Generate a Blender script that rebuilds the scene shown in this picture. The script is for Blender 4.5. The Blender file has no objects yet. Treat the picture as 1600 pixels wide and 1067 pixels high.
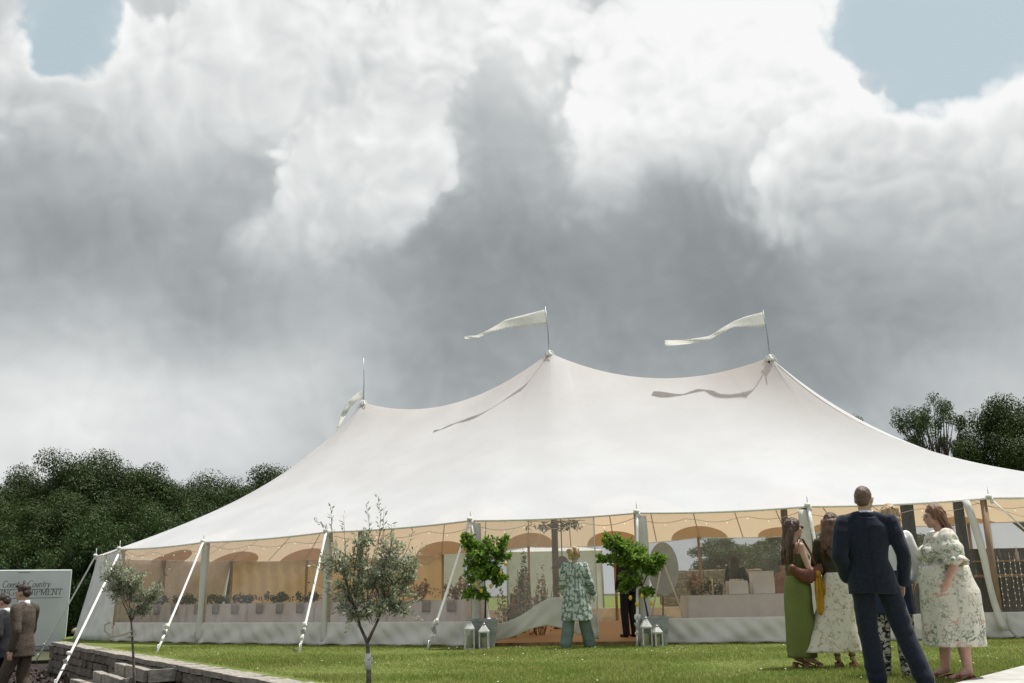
import bpy, bmesh, math, random
import numpy as np
from mathutils import Vector, Matrix
random.seed(7); RNG = np.random.default_rng(7)
sc = bpy.context.scene
COL = sc.collection

# ------------------------------------------------------------------ camera
F_PX, CX, CY, EYE = 1500.0, 800.0, 533.5, 0.88          # focal length and centre in photo pixels
PITCH, ROLL = math.atan(394.5 / F_PX), 0.02
_f = np.array([0, math.cos(PITCH), math.sin(PITCH)]); _u0 = np.array([0, -math.sin(PITCH), math.cos(PITCH)]); _r0 = np.array([1.0, 0, 0])
_r = _r0 * math.cos(ROLL) - _u0 * math.sin(ROLL); _u = _u0 * math.cos(ROLL) + _r0 * math.sin(ROLL)
CAM = np.array([0, 0, EYE])
def ray(x, y): return _f + _r * (x - CX) / F_PX + _u * (CY - y) / F_PX
def at_z(x, y, z=0.0):
    d = ray(x, y); return CAM + d * ((z - EYE) / d[2])
def at_Y(x, y, Y):
    d = ray(x, y); return CAM + d * (Y / d[1])
cam = bpy.data.cameras.new('camera'); cam_ob = bpy.data.objects.new('camera', cam); COL.objects.link(cam_ob)
cam.sensor_width = 36; cam.lens = F_PX / 1600 * 36; cam.clip_end = 3000; cam.clip_start = 0.05
cam_ob.matrix_world = Matrix(((_r[0], _u[0], -_f[0], 0), (_r[1], _u[1], -_f[1], 0), (_r[2], _u[2], -_f[2], EYE), (0, 0, 0, 1)))
sc.camera = cam_ob

# ------------------------------------------------------------------ sun and sky
SUN_EL, SUN_AZ = math.radians(71), math.radians(66)      # azimuth measured from +Y (away from the camera) towards +X
SUNV = Vector((math.sin(SUN_AZ) * math.cos(SUN_EL), math.cos(SUN_AZ) * math.cos(SUN_EL), math.sin(SUN_EL)))
sl = bpy.data.lights.new('sun', 'SUN'); sl.energy = 4.4; sl.angle = math.radians(0.9); sl.color = (1.0, 0.965, 0.91)
so = bpy.data.objects.new('sun', sl); COL.objects.link(so)
so.rotation_euler = SUNV.to_track_quat('Z', 'Y').to_euler()

world = bpy.data.worlds.new('World'); sc.world = world; world.use_nodes = True
wt = world.node_tree; wt.nodes.clear()
class NT:
    """small node builder"""
    def __init__(s, tree): s.t = tree
    def n(s, typ, **kw):
        nd = s.t.nodes.new(typ)
        for k, v in kw.items(): setattr(nd, k, v)
        return nd
    def lk(s, a, b): s.t.links.new(a, b)
    def put(s, sock, v):
        if isinstance(v, bpy.types.NodeSocket): s.t.links.new(v, sock)
        elif v is not None: sock.default_value = v
    def math(s, op, a, b=None, c=None, clamp=False):
        nd = s.n('ShaderNodeMath', operation=op, use_clamp=clamp)
        for i, v in enumerate((a, b, c)): s.put(nd.inputs[i], v)
        return nd.outputs[0]
    def vm(s, op, a, b=None, sc_=None):
        nd = s.n('ShaderNodeVectorMath', operation=op); s.put(nd.inputs[0], a)
        if b is not None: s.put(nd.inputs[1], b)
        if sc_ is not None: s.put(nd.inputs['Scale'], sc_)
        return nd.outputs['Value'] if op in ('DOT_PRODUCT', 'LENGTH', 'DISTANCE') else nd.outputs['Vector']
    def noise(s, vec, scale, detail=4, rough=0.5, dist=0.0, col=False, lac=2.0):
        nd = s.n('ShaderNodeTexNoise'); nd.inputs['Scale'].default_value = scale; nd.inputs['Detail'].default_value = detail
        nd.inputs['Roughness'].default_value = rough; nd.inputs['Distortion'].default_value = dist; nd.inputs['Lacunarity'].default_value = lac
        if vec is not None: s.lk(vec, nd.inputs['Vector'])
        return nd.outputs['Color' if col else 0]
    def voro(s, vec, scale, feature='F1', out='Distance', rnd=1.0):
        nd = s.n('ShaderNodeTexVoronoi', feature=feature); nd.inputs['Scale'].default_value = scale; nd.inputs['Randomness'].default_value = rnd
        if vec is not None: s.lk(vec, nd.inputs['Vector'])
        return nd.outputs[out]
    def mix(s, fac, a, b, typ='MIX'):
        nd = s.n('ShaderNodeMix', data_type='RGBA', blend_type=typ)
        s.put(nd.inputs[0], fac); s.put(nd.inputs[6], a if not isinstance(a, tuple) else (*a[:3], 1)); s.put(nd.inputs[7], b if not isinstance(b, tuple) else (*b[:3], 1))
        return nd.outputs[2]
    def ramp(s, v, a, b, lo=0.0, hi=1.0, smooth=True):
        nd = s.n('ShaderNodeMapRange', interpolation_type='SMOOTHSTEP' if smooth else 'LINEAR'); s.put(nd.inputs[0], v)
        for i, q in enumerate((a, b, lo, hi)): nd.inputs[1 + i].default_value = q
        return nd.outputs[0]
w = NT(wt)
tc = w.n('ShaderNodeTexCoord').outputs['Generated']
DIR = w.vm('NORMALIZE', tc)
def warp(vec, amount, scale, detail, rough=0.55):
    c = w.noise(vec, scale, detail, rough, col=True)
    return w.vm('ADD', vec, w.vm('SCALE', w.vm('SUBTRACT', c, (0.5, 0.5, 0.5)), sc_=amount))
W1 = warp(DIR, 0.16, 3.2, 2.0)
W2 = warp(W1, 0.085, 11.0, 5.0, 0.6)           # billowing edges
WS = warp(DIR, 0.22, 2.6, 3.0, 0.5)            # soft masses
def blob(vec, px, py, rad, amp):
    d = ray(px, py); d = d / np.linalg.norm(d)
    q = w.vm('DISTANCE', vec, tuple(d)); s_ = rad / F_PX * 0.9
    return w.math('MULTIPLY', w.math('EXPONENT', w.math('MULTIPLY', w.math('MULTIPLY', q, q), -1.0 / (s_ * s_))), amp)
def total(lst):
    o = lst[0]
    for x in lst[1:]: o = w.math('ADD', o, x)
    return o
def puffs(vec):
    """cauliflower heads: rounded cells at falling sizes"""
    o = None
    for scl, am in ((6.0, .42), (13.0, .30), (29.0, .20), (62.0, .11)):
        t = w.math('MULTIPLY', w.math('SUBTRACT', 0.48, w.voro(vec, scl)), am)
        o = t if o is None else w.math('ADD', o, t)
    return o
WP = warp(DIR, 0.10, 6.0, 3.0, 0.6)
PF = puffs(WP); PF2 = puffs(w.vm('ADD', WP, (0.007, 0.004, 0.013)))
relief = w.math('SUBTRACT', PF, PF2)
WB = warp(warp(DIR, 0.09, 4.0, 2.0), 0.05, 13.0, 4.0, 0.6)
crispn = w.ramp(w.noise(WS, 4.2, 3, .5), .42, .60)
# gaps of blue between the clouds
holes = total([blob(WB, 50, 60, 48, .7), blob(WB, 75, 15, 75, .95), blob(WB, 150, -10, 60, .75), blob(WB, 1470, -20, 140, 1.1), blob(WB, 1630, -20, 150, 1.0), blob(WB, 1400, 40, 70, .6), blob(WB, 1130, -300, 160, .8), blob(WB, 300, -260, 160, .6)])
gapn = w.ramp(w.noise(WS, 2.1, 3, .5), 0.60, 0.78)
elev = w.n('ShaderNodeSeparateXYZ'); w.lk(DIR, elev.inputs[0])
front = w.ramp(elev.outputs['Y'], 0.45, 0.7)            # the photographed quarter has its gaps where the photograph shows them
holes = w.math('ADD', holes, w.math('MULTIPLY', gapn, w.math('SUBTRACT', 1.0, front)))
hole_f = w.math('ADD', w.math('MULTIPLY', PF, -1.25), holes)
wisp = w.math('MULTIPLY', w.ramp(w.noise(W1, 7.0, 5, .62), .42, .75), .45)
cover = w.math('MAXIMUM', w.ramp(hole_f, 0.74, 0.46), w.math('MULTIPLY', wisp, w.ramp(hole_f, 1.25, .5)))
# soft overcast behind: lightness of its masses
L = [(800, 420, 480, -.09), (30, 610, 150, .15), (200, 640, 150, .13), (380, 620, 140, .12), (470, 610, 110, .10), (90, 740, 200, .10), (640, 60, 110, .08), (790, 40, 90, .16), (835, 120, 75, .12), (300, 60, 120, .12),
     (150, 430, 200, -.15), (30, 370, 110, -.06), (330, 500, 120, -.10), (780, 380, 140, -.12), (1000, 410, 170, -.13), (1150, 490, 190, -.16),
     (1400, 540, 170, -.17), (1560, 470, 120, -.07), (1250, 640, 160, -.06), (700, 500, 150, -.10), (110, 330, 90, -.05)]
light = total([blob(W1, x, y, r, a) for x, y, r, a in L])
soft = w.math('MULTIPLY', w.math('SUBTRACT', w.noise(WS, 3.4, 5, .52), 0.5), 0.36)
lit = total([light, soft, w.math('MULTIPLY', relief, 0.22)])
lit = w.math('ADD', lit, 0.52)
def head_cloud(lit, blobs, top, core, z_lo, z_hi, rel=1.0, thr=.5):
    """one cumulus in front: crisp puffed outline, sunlit rim, greyer heart, its base melting into the overcast"""
    f = w.math('ADD', total([blob(WB, x, y, r, 1.0) for x, y, r in blobs]), w.math('MULTIPLY', PF, 1.5))
    zr = w.ramp(elev.outputs['Z'], z_lo, z_hi)
    kk = w.math('MULTIPLY', w.math('MULTIPLY_ADD', crispn, .75, .25), w.ramp(elev.outputs['Z'], z_lo * .4 + z_hi * .6, z_hi * 1.04))
    sm = w.n('ShaderNodeMix', data_type='FLOAT'); w.put(sm.inputs[0], kk); w.put(sm.inputs[2], w.ramp(f, thr - .45, thr + .55)); w.put(sm.inputs[3], w.ramp(f, thr - .03, thr + .14))
    m = w.math('MULTIPLY', sm.outputs[0], zr)
    inner = w.math('MULTIPLY', w.ramp(f, thr, thr + .95), w.ramp(elev.outputs['Z'], z_hi + .10, z_lo))
    v = w.math('ADD', w.math('MULTIPLY_ADD', inner, core - top, top), w.math('MULTIPLY', relief, rel))
    nd = w.n('ShaderNodeMix', data_type='FLOAT'); w.put(nd.inputs[0], m); w.put(nd.inputs[2], lit); w.put(nd.inputs[3], v); return nd.outputs[0]
def zpx(y): d = ray(800, y); return float(d[2] / np.linalg.norm(d))
lit = head_cloud(lit, [(40, 190, 150), (230, 170, 150), (470, 130, 170), (600, 160, 110), (-90, 220, 130), (720, 40, 90)], .80, .46, zpx(390), zpx(150), .65)
lit = head_cloud(lit, [(540, 270, 130), (640, 240, 90), (590, 350, 80), (420, 390, 80)], .78, .62, zpx(480), zpx(300), .6)
lit = head_cloud(lit, [(1080, 40, 180), (1000, 160, 130), (1170, 170, 140), (1270, 50, 100), (940, 250, 70), (1250, 220, 100), (830, 20, 70)], .89, .76, zpx(370), zpx(190), .6)
lit = head_cloud(lit, [(1290, 270, 110), (1400, 260, 120), (1520, 240, 130), (1640, 250, 130), (1340, 390, 75), (1240, 300, 60)], .90, .50, zpx(500), zpx(270), .8)
rim = w.math('MULTIPLY', w.ramp(hole_f, 0.20, 0.52), 0.10)     # thin sunlit edges beside the gaps
lit = w.math('SMOOTH_MIN', w.math('SMOOTH_MAX', w.math('ADD', lit, rim), 0.24, 0.2), 0.92, 0.12)
cr = w.n('ShaderNodeValToRGB'); w.lk(lit, cr.inputs[0])
cr.color_ramp.elements[0].position = 0.2; cr.color_ramp.elements[0].color = (0.185, 0.205, 0.215, 1)
cr.color_ramp.elements[1].position = 0.88; cr.color_ramp.elements[1].color = (0.86, 0.865, 0.86, 1)
e = cr.color_ramp.elements.new(0.5); e.color = (0.46, 0.485, 0.495, 1)
sky = w.n('ShaderNodeTexSky', sky_type='NISHITA', sun_disc=False); sky.sun_elevation = SUN_EL; sky.sun_rotation = SUN_AZ; sky.air_density = 1.0; sky.dust_density = 2.5
skyc = w.mix(0.74, w.vm('SCALE', sky.outputs[0], sc_=1.0), (5.3, 6.3, 6.5))
cloudc = w.vm('SCALE', cr.outputs[0], sc_=10.0)
allc = w.mix(cover, skyc, cloudc)
bg = w.n('ShaderNodeBackground'); w.lk(allc, bg.inputs['Color']); bg.inputs['Strength'].default_value = 0.1
wo = w.n('ShaderNodeOutputWorld'); w.lk(bg.outputs[0], wo.inputs[0])
world.cycles.sampling_method = 'MANUAL'; world.cycles.sample_map_resolution = 512

sc.view_settings.view_transform = 'Standard'; sc.view_settings.look = 'None'; sc.view_settings.exposure = 0.12; sc.view_settings.gamma = 1.0
sc.view_settings.use_curve_mapping = False
sc.render.engine = 'CYCLES'; sc.cycles.use_denoising = True
try: sc.cycles.denoiser = 'OPENIMAGEDENOISE'
except Exception: pass
sc.cycles.use_adaptive_sampling = True; sc.cycles.adaptive_threshold = 0.015
sc.cycles.max_bounces = 8; sc.cycles.diffuse_bounces = 3; sc.cycles.glossy_bounces = 3; sc.cycles.transmission_bounces = 6; sc.cycles.transparent_max_bounces = 24
sc.cycles.caustics_reflective = False; sc.cycles.caustics_refractive = False

# ------------------------------------------------------------------ helpers
def tag(o, label=None, cat=None, group=None, kind=None):
    if label: o['label'] = label
    if cat: o['category'] = cat
    if group: o['group'] = group
    if kind: o['kind'] = kind
    return o
def thing(name, label, cat, loc=(0, 0, 0), rz=0.0, group=None):
    o = bpy.data.objects.new(name, None); COL.objects.link(o); o.empty_display_size = 0.1
    o.location = tuple(float(v) for v in loc); o.rotation_euler = (0, 0, rz)
    return tag(o, label, cat, group)
def copy_tree(o, parent=None):
    c = o.copy(); COL.objects.link(c); c.parent = parent
    for ch in list(o.children): copy_tree(ch, c)
    return c
def add_obj(name, me, mat, parent=None, smooth=True):
    if mat is not None: me.materials.append(mat)
    if smooth: me.polygons.foreach_set('use_smooth', [True] * len(me.polygons))
    o = bpy.data.objects.new(name, me); COL.objects.link(o); o.parent = parent
    return o
def perp(d):
    d = np.asarray(d, float); d = d / (np.linalg.norm(d) + 1e-9)
    a = np.array([0, 0, 1.0]) if abs(d[2]) < 0.9 else np.array([1.0, 0, 0])
    x = np.cross(a, d); x /= np.linalg.norm(x); y = np.cross(d, x); return d, x, y
class MB:
    def __init__(s): s.v = []; s.f = []
    def add(s, vs, fs):
        b = len(s.v); s.v.extend([tuple(float(c) for c in p) for p in vs]); s.f.extend([tuple(i + b for i in f) for f in fs]); return s
    def box(s, c, size, rz=0.0, rx=0.0, ry=0.0, taper=1.0, jit=0.0):
        m = Matrix.Rotation(rz, 3, 'Z') @ Matrix.Rotation(ry, 3, 'Y') @ Matrix.Rotation(rx, 3, 'X')
        vs = []
        for z in (-.5, .5):
            k = taper if z > 0 else 1.0
            for x, y in ((-.5, -.5), (.5, -.5), (.5, .5), (-.5, .5)):
                p = m @ Vector((x * size[0] * k + random.uniform(-jit, jit), y * size[1] * k + random.uniform(-jit, jit), z * size[2] + random.uniform(-jit, jit)))
                vs.append((p.x + c[0], p.y + c[1], p.z + c[2]))
        return s.add(vs, [(3, 2, 1, 0), (4, 5, 6, 7), (0, 1, 5, 4), (1, 2, 6, 5), (2, 3, 7, 6), (3, 0, 4, 7)])
    def tube(s, pts, rad, n=8, cap=True, flat=1.0, up=None):
        pts = [np.asarray(p, float) for p in pts]; m = len(pts)
        if np.isscalar(rad): rad = [rad] * m
        vs = []; fs = []; px = None
        for i, p in enumerate(pts):
            d = pts[min(i + 1, m - 1)] - pts[max(i - 1, 0)]
            d, x, y = perp(d)
            if px is not None:
                x = px - d * (px @ d); x /= (np.linalg.norm(x) + 1e-9); y = np.cross(d, x)
            elif up is not None:
                x = np.asarray(up, float) - d * (np.asarray(up, float) @ d); x /= np.linalg.norm(x); y = np.cross(d, x)
            px = x
            for k in range(n):
                a = 2 * math.pi * k / n; vs.append(p + (x * math.cos(a) + y * math.sin(a) * flat) * rad[i])
        for i in range(m - 1):
            for k in range(n):
                a = i * n + k; b = i * n + (k + 1) % n; fs.append((a, b, b + n, a + n))
        if cap: fs.append(tuple(range(n - 1, -1, -1))); fs.append(tuple((m - 1) * n + k for k in range(n)))
        return s.add(vs, fs)
    def cap(s, p0, r0, p1, r1, n=10):
        """tapered capsule"""
        p0 = np.asarray(p0, float); p1 = np.asarray(p1, float); d, x, y = perp(p1 - p0)
        prof = [(p0 - d * r0 * math.cos(a), r0 * math.sin(a)) for a in (0.35, 0.9)] + [(p0, r0), (p1, r1)] + [(p1 + d * r1 * math.cos(a), r1 * math.sin(a)) for a in (0.9, 0.35)]
        vs = []; fs = []
        for c, r in prof:
            for k in range(n):
                a = 2 * math.pi * k / n; vs.append(c + (x * math.cos(a) + y * math.sin(a)) * r)
        for i in range(len(prof) - 1):
            for k in range(n):
                a = i * n + k; b = i * n + (k + 1) % n; fs.append((a, b, b + n, a + n))
        fs.append(tuple(range(n - 1, -1, -1))); fs.append(tuple((len(prof) - 1) * n + k for k in range(n)))
        return s.add(vs, fs)
    def ell(s, c, r, rot=None, n=14, m=9):
        vs = []; fs = []; R = rot if rot is not None else Matrix.Identity(3)
        for i in range(m + 1):
            th = math.pi * (i + 0.02 * (1 - 2 * i / m)) / m
            for k in range(n):
                a = 2 * math.pi * k / n
                p = R @ Vector((r[0] * math.sin(th) * math.cos(a), r[1] * math.sin(th) * math.sin(a), -r[2] * math.cos(th))); vs.append((p.x + c[0], p.y + c[1], p.z + c[2]))
        for i in range(m):
            for k in range(n):
                a = i * n + k; b = i * n + (k + 1) % n; fs.append((a, b, b + n, a + n))
        fs.append(tuple(range(n - 1, -1, -1))); fs.append(tuple(m * n + k for k in range(n)))
        return s.add(vs, fs)
    def loft(s, rings, n=24, cap=True, fold=None):
        """rings: (cx, cy, z, rx, ry); fold(angle, ring index) -> radius factor"""
        vs = []; fs = []
        for i, (cx, cy, z, rx, ry) in enumerate(rings):
            for k in range(n):
                a = 2 * math.pi * k / n; g = fold(a, i) if fold else 1.0
                vs.append((cx + rx * g * math.cos(a), cy + ry * g * math.sin(a), z))
        for i in range(len(rings) - 1):
            for k in range(n):
                a = i * n + k; b = i * n + (k + 1) % n; fs.append((a, b, b + n, a + n))
        if cap: fs.append(tuple(range(n - 1, -1, -1))); fs.append(tuple((len(rings) - 1) * n + k for k in range(n)))
        return s.add(vs, fs)
    def grid(s, rows, closed=False):
        """rows of equally many points"""
        n = len(rows[0]); b = len(s.v); vs = [p for r in rows for p in r]; fs = []
        for i in range(len(rows) - 1):
            for k in range(n - (0 if closed else 1)):
                a = i * n + k; c = i * n + (k + 1) % n; fs.append((a, c, c + n, a + n))
        return s.add(vs, fs)
    def lathe(s, prof, c=(0, 0, 0), n=16):
        return s.loft([(c[0], c[1], c[2] + z, r, r) for r, z in prof], n)
    def build(s, name, mat, parent=None, smooth=True, bevel=0.0):
        me = bpy.data.meshes.new(name); me.from_pydata(s.v, [], s.f); me.update()
        if bevel:
            bm = bmesh.new(); bm.from_mesh(me); bmesh.ops.bevel(bm, geom=bm.edges[:], offset=bevel, segments=1, affect='EDGES', clamp_overlap=True); bm.to_mesh(me); bm.free()
        return add_obj(name, me, mat, parent, smooth)
def solid(o, t=0.004):
    md = o.modifiers.new('thickness', 'SOLIDIFY'); md.thickness = t; md.offset = 0; return o
_WD = RNG.normal(size=(9, 3)); _WD /= np.linalg.norm(_WD, axis=1)[:, None]; _WP = RNG.uniform(0, 6.28, 9)
def wav(P, freq):
    """cheap smooth noise, -1..1"""
    o = 0
    for k in range(9): o = o + np.sin((P @ _WD[k]) * freq * (0.7 + 0.09 * k) + _WP[k] + 1.7 * np.sin((P @ _WD[(k + 3) % 9]) * freq * 0.6 + _WP[(k + 5) % 9]))
    return o / 4.0
def fuse(name, mb, mat, parent, voxel=0.011, smooth=6, disp=None, cyl=False, cut=None):
    """melt overlapping closed pieces into one continuous skin"""
    me = bpy.data.meshes.new('tmp'); me.from_pydata(mb.v, [], mb.f); me.update()
    ob = bpy.data.objects.new('tmp', me); COL.objects.link(ob)
    md = ob.modifiers.new('r', 'REMESH'); md.mode = 'VOXEL'; md.voxel_size = voxel
    if smooth: m2 = ob.modifiers.new('s', 'SMOOTH'); m2.factor = 0.5; m2.iterations = smooth
    dg = bpy.context.evaluated_depsgraph_get(); nm = bpy.data.meshes.new_from_object(ob.evaluated_get(dg)); nm.name = name
    bpy.data.objects.remove(ob); bpy.data.meshes.remove(me)
    n = len(nm.vertices); P = np.empty(n * 3, np.float32); nm.vertices.foreach_get('co', P); P = P.reshape(-1, 3).astype(float)
    if disp:
        N = np.empty(n * 3, np.float32); nm.vertex_normals.foreach_get('vector', N); N = N.reshape(-1, 3)
        P = P + N * disp(P)[:, None]; nm.vertices.foreach_set('co', P.astype(np.float32).ravel())
    if cut:
        bm = bmesh.new(); bm.from_mesh(nm); bmesh.ops.bisect_plane(bm, geom=bm.verts[:] + bm.edges[:] + bm.faces[:], plane_co=cut[0], plane_no=cut[1], clear_outer=True); bm.to_mesh(nm); bm.free()
        n = len(nm.vertices); P = np.empty(n * 3, np.float32); nm.vertices.foreach_get('co', P); P = P.reshape(-1, 3)
    if cyl: put_cyl(nm, P)
    nm.update(); return add_obj(name, nm, mat, parent)
def put_cyl(me, P=None, k=0.26):
    n = len(me.vertices)
    if P is None: P = np.empty(n * 3, np.float32); me.vertices.foreach_get('co', P); P = P.reshape(-1, 3)
    at = me.attributes.new('cyl', 'FLOAT_VECTOR', 'POINT'); c = P.mean(0)
    a = np.arctan2(P[:, 1] - c[1], P[:, 0] - c[0])
    at.data.foreach_set('vector', np.stack([a * k, P[:, 2], np.zeros(n)], 1).astype(np.float32).ravel())

# ------------------------------------------------------------------ materials
MATS = {}
def mat(name, col, rough=0.6, var=0.12, vscale=8.0, bump=0.0, bscale=40.0, metal=0.0, spec=0.35, transl=None, tcol=None, col2=None, isl=0.0, coat=0.0, coord='Object', stretch=None, sheen=0.0):
    """principled surface with mottled colour, optional fine relief, light passing through, per-piece variation"""
    if name in MATS: return MATS[name]
    m = bpy.data.materials.new(name); m.use_nodes = True; t = NT(m.node_tree); t.t.nodes.clear()
    out = t.n('ShaderNodeOutputMaterial'); p = t.n('ShaderNodeBsdfPrincipled')
    vec = t.n('ShaderNodeTexCoord').outputs[coord]
    if stretch: mp = t.n('ShaderNodeMapping'); t.lk(vec, mp.inputs[0]); mp.inputs['Scale'].default_value = stretch; vec = mp.outputs[0]
    nz = t.noise(vec, vscale, 5, .6)
    c2 = col2 if col2 else tuple(c * (1 - 2.2 * var) for c in col)
    c1 = col if col2 else tuple(min(1, c * (1 + var)) for c in col)
    cc = t.mix(t.ramp(nz, .32, .68), c2, c1)
    if isl:
        rn = t.n('ShaderNodeNewGeometry').outputs['Random Per Island']
        hs = t.n('ShaderNodeHueSaturation'); t.lk(cc, hs.inputs['Color']); t.lk(t.ramp(rn, 0, 1, 1 - isl, 1 + isl, False), hs.inputs['Value']); cc = hs.outputs[0]
    t.lk(cc, p.inputs['Base Color']); p.inputs['Metallic'].default_value = metal; p.inputs['Specular IOR Level'].default_value = spec
    t.lk(t.ramp(nz, .2, .8, max(0, rough - .08), min(1, rough + .08)), p.inputs['Roughness'])
    if coat: p.inputs['Coat Weight'].default_value = coat
    if sheen: p.inputs['Sheen Weight'].default_value = sheen
    if bump:
        b = t.n('ShaderNodeBump'); b.inputs['Strength'].default_value = bump; b.inputs['Distance'].default_value = 0.02
        t.lk(t.noise(vec, bscale, 4, .6), b.inputs['Height']); t.lk(b.outputs[0], p.inputs['Normal'])
    sh = p.outputs[0]
    if transl:
        tr = t.n('ShaderNodeBsdfTranslucent')
        if tcol: tr.inputs['Color'].default_value = (*tcol, 1)
        else: t.lk(cc, tr.inputs['Color'])
        mx = t.n('ShaderNodeMixShader'); mx.inputs[0].default_value = transl; t.lk(sh, mx.inputs[1]); t.lk(tr.outputs[0], mx.inputs[2]); sh = mx.outputs[0]
    t.lk(sh, out.inputs['Surface']); MATS[name] = m; return m
def clear_film(name='clear_film', base=.10, streak=.13):
    m = bpy.data.materials.new(name); m.use_nodes = True; t = NT(m.node_tree); t.t.nodes.clear()
    out = t.n('ShaderNodeOutputMaterial'); vec = t.n('ShaderNodeTexCoord').outputs['Object']
    tr = t.n('ShaderNodeBsdfTransparent'); tr.inputs[0].default_value = (.94, .94, .93, 1)
    gl = t.n('ShaderNodeBsdfGlossy'); gl.inputs['Roughness'].default_value = .06
    df = t.n('ShaderNodeBsdfDiffuse'); df.inputs[0].default_value = (.75, .74, .72, 1)
    b = t.n('ShaderNodeBump'); b.inputs['Strength'].default_value = .25; b.inputs['Distance'].default_value = .03
    mp = t.n('ShaderNodeMapping'); t.lk(vec, mp.inputs[0]); mp.inputs['Scale'].default_value = (1, 1, .45); mp.inputs['Rotation'].default_value = (0, .4, 0)
    h = t.noise(mp.outputs[0], 5.0, 3, .55, .8); t.lk(h, b.inputs['Height']); t.lk(b.outputs[0], gl.inputs['Normal'])
    lw = t.n('ShaderNodeFresnel'); lw.inputs[0].default_value = 1.45; t.lk(b.outputs[0], lw.inputs['Normal'])
    m1 = t.n('ShaderNodeMixShader'); t.lk(t.math('MINIMUM', t.math('MULTIPLY', lw.outputs[0], .55), .09), m1.inputs[0]); t.lk(tr.outputs[0], m1.inputs[1]); t.lk(gl.outputs[0], m1.inputs[2])
    haze = t.math('MULTIPLY_ADD', t.ramp(t.noise(mp.outputs[0], 4.5, 3, .55, 1.2), .58, .80), streak, base)
    m2 = t.n('ShaderNodeMixShader'); t.lk(haze, m2.inputs[0]); t.lk(m1.outputs[0], m2.inputs[1]); t.lk(df.outputs[0], m2.inputs[2])
    t.lk(m2.outputs[0], out.inputs['Surface']); return m
M_CANVAS = mat('canvas', (.755, .80, .835), .75, .03, .8, .06, 300, transl=.37, tcol=(.87, .66, .45))
M_CANVASW = mat('canvas_wall', (.82, .81, .785), .8, .04, 3.0, .10, 60, transl=.22, tcol=(.84, .76, .64))
M_BACKWALL = mat('canvas_back', (.62, .50, .36), .8, .05, 3.0, .10, 60, transl=.40, tcol=(.80, .50, .24))  # cream cloth; the warm glow from behind is painted into the base colour
M_WEB = mat('white_webbing', (.80, .79, .76), .7, .06, 30, .2, 200)
M_PATCH = mat('patch_canvas', (.62, .55, .45), .8, .04, 4, .1, 80, transl=.34, tcol=(.80, .52, .32))
M_SEAM = mat('seam_tape', (.42, .33, .24), .8, .05)
M_FILM = clear_film(); M_FILM2 = clear_film('creased_film', .24, .22)
M_POLE = mat('pole_wood', (.36, .22, .115), .55, .18, 6, .15, 60, stretch=(3, 3, .25))
M_DARKPOLE = mat('dark_pole_wood', (.17, .095, .055), .55, .2, 6, .15, 60, stretch=(3, 3, .25))
M_STEEL = mat('galvanised_steel', (.42, .44, .45), .42, .12, 9, .05, 50, metal=.75)
M_FLAG = mat('pennant_cloth', (.84, .84, .83), .8, .03, 6, .1, 90, transl=.60, tcol=(.9, .89, .86))
M_ROPE = mat('cream_rope', (.66, .60, .46), .85, .12, 60, .4, 200)

# ------------------------------------------------------------------ the tent
FRONT = [(150, 868, 25.4, 0), (187, 857, 23.4, 0), (318, 846, 21.4, 0), (510, 830, 19.5, .4), (735, 812, 17.88, .9), (995, 800, 17.4, 1.1), (1262, 790, 17.0, 1.65), (1545, 777, 17.05, 2.0)]
BACK = [(1230, 836, 29.4, 1.85), (1093, 838, 29.8, 1.55), (960, 850, 30.4, 1.2), (825, 853, 31, .9), (690, 865, 31.6, .5), (477, 874, 32.4, .0), (360, 875, 32.4, 0)]
PEAK = [at_Y(568, 628, 27.14), at_Y(858, 550, 24.4), at_Y(1203, 557, 22.22)]
SAG = (.70, .60); C_L, C_S, C_R, POW, RFAN = .42, .30, .60, 3.28, 8.2
EV = [(at_Y(x, y, Y), u) for x, y, Y, u in FRONT]
for ang, z in ((-50, 2.35), (-22, 2.4), (8, 2.45), (38, 2.55)):
    a = math.radians(ang); EV.append((np.array([PEAK[2][0] + RFAN * math.cos(a), PEAK[2][1] + RFAN * math.sin(a) * .95, z]), 2.0))
EV.append((np.array([PEAK[2][0] + 3.4, PEAK[2][1] + 6.7, 2.6]), 2.0))
EV += [(at_Y(x, y, Y), u) for x, y, Y, u in BACK]
EV.append((np.array([PEAK[0][0] - 6.4, PEAK[0][1] + 2.6, 2.1]), 0.0))
NP_ = len(EV); NS, NTR = 14, 40
def ridge_at(u):
    k = min(int(u), 1); t = u - k; p = PEAK[k] * (1 - t) + PEAK[k + 1] * t; p = p.copy(); p[2] -= 4 * t * (1 - t) * SAG[k]; return p
rows = []
for i in range(NP_):
    a, ua = EV[i]; b, ub = EV[(i + 1) % NP_]
    for j in range(NS):
        q = j / NS; E = a * (1 - q) + b * q; u = ua * (1 - q) + ub * q; R = ridge_at(u)
        c = C_S + (C_L - C_S) * max(0, 1 - u / .35) + (C_R - C_S) * max(0, 1 - (2 - u) / .35)
        row = []
        for k in range(NTR + 1):
            t = (k / NTR); g = (1 - c) * t + c * t ** POW; p = E * (1 - t) + R * t; p[2] = E[2] + (R[2] - E[2]) * g
            p[2] -= .035 * 4 * q * (1 - q) * max(0, 1 - t / .3) ** 2                      # the hem dips between the poles
            # creases running in from each pole top
            e0 = min(q, 1 - q); p[2] += .018 * math.sin(e0 * 60 + i * 2.1 + (0 if q < .5 else 1.3)) * math.exp(-(e0 / .16) ** 2) * math.exp(-(t / .10) ** 2) * min(1, t * 40)
            row.append(p)
        rows.append(row)
ROOF = np.array(rows)                                           # [around, eave->ridge, xyz]
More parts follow.
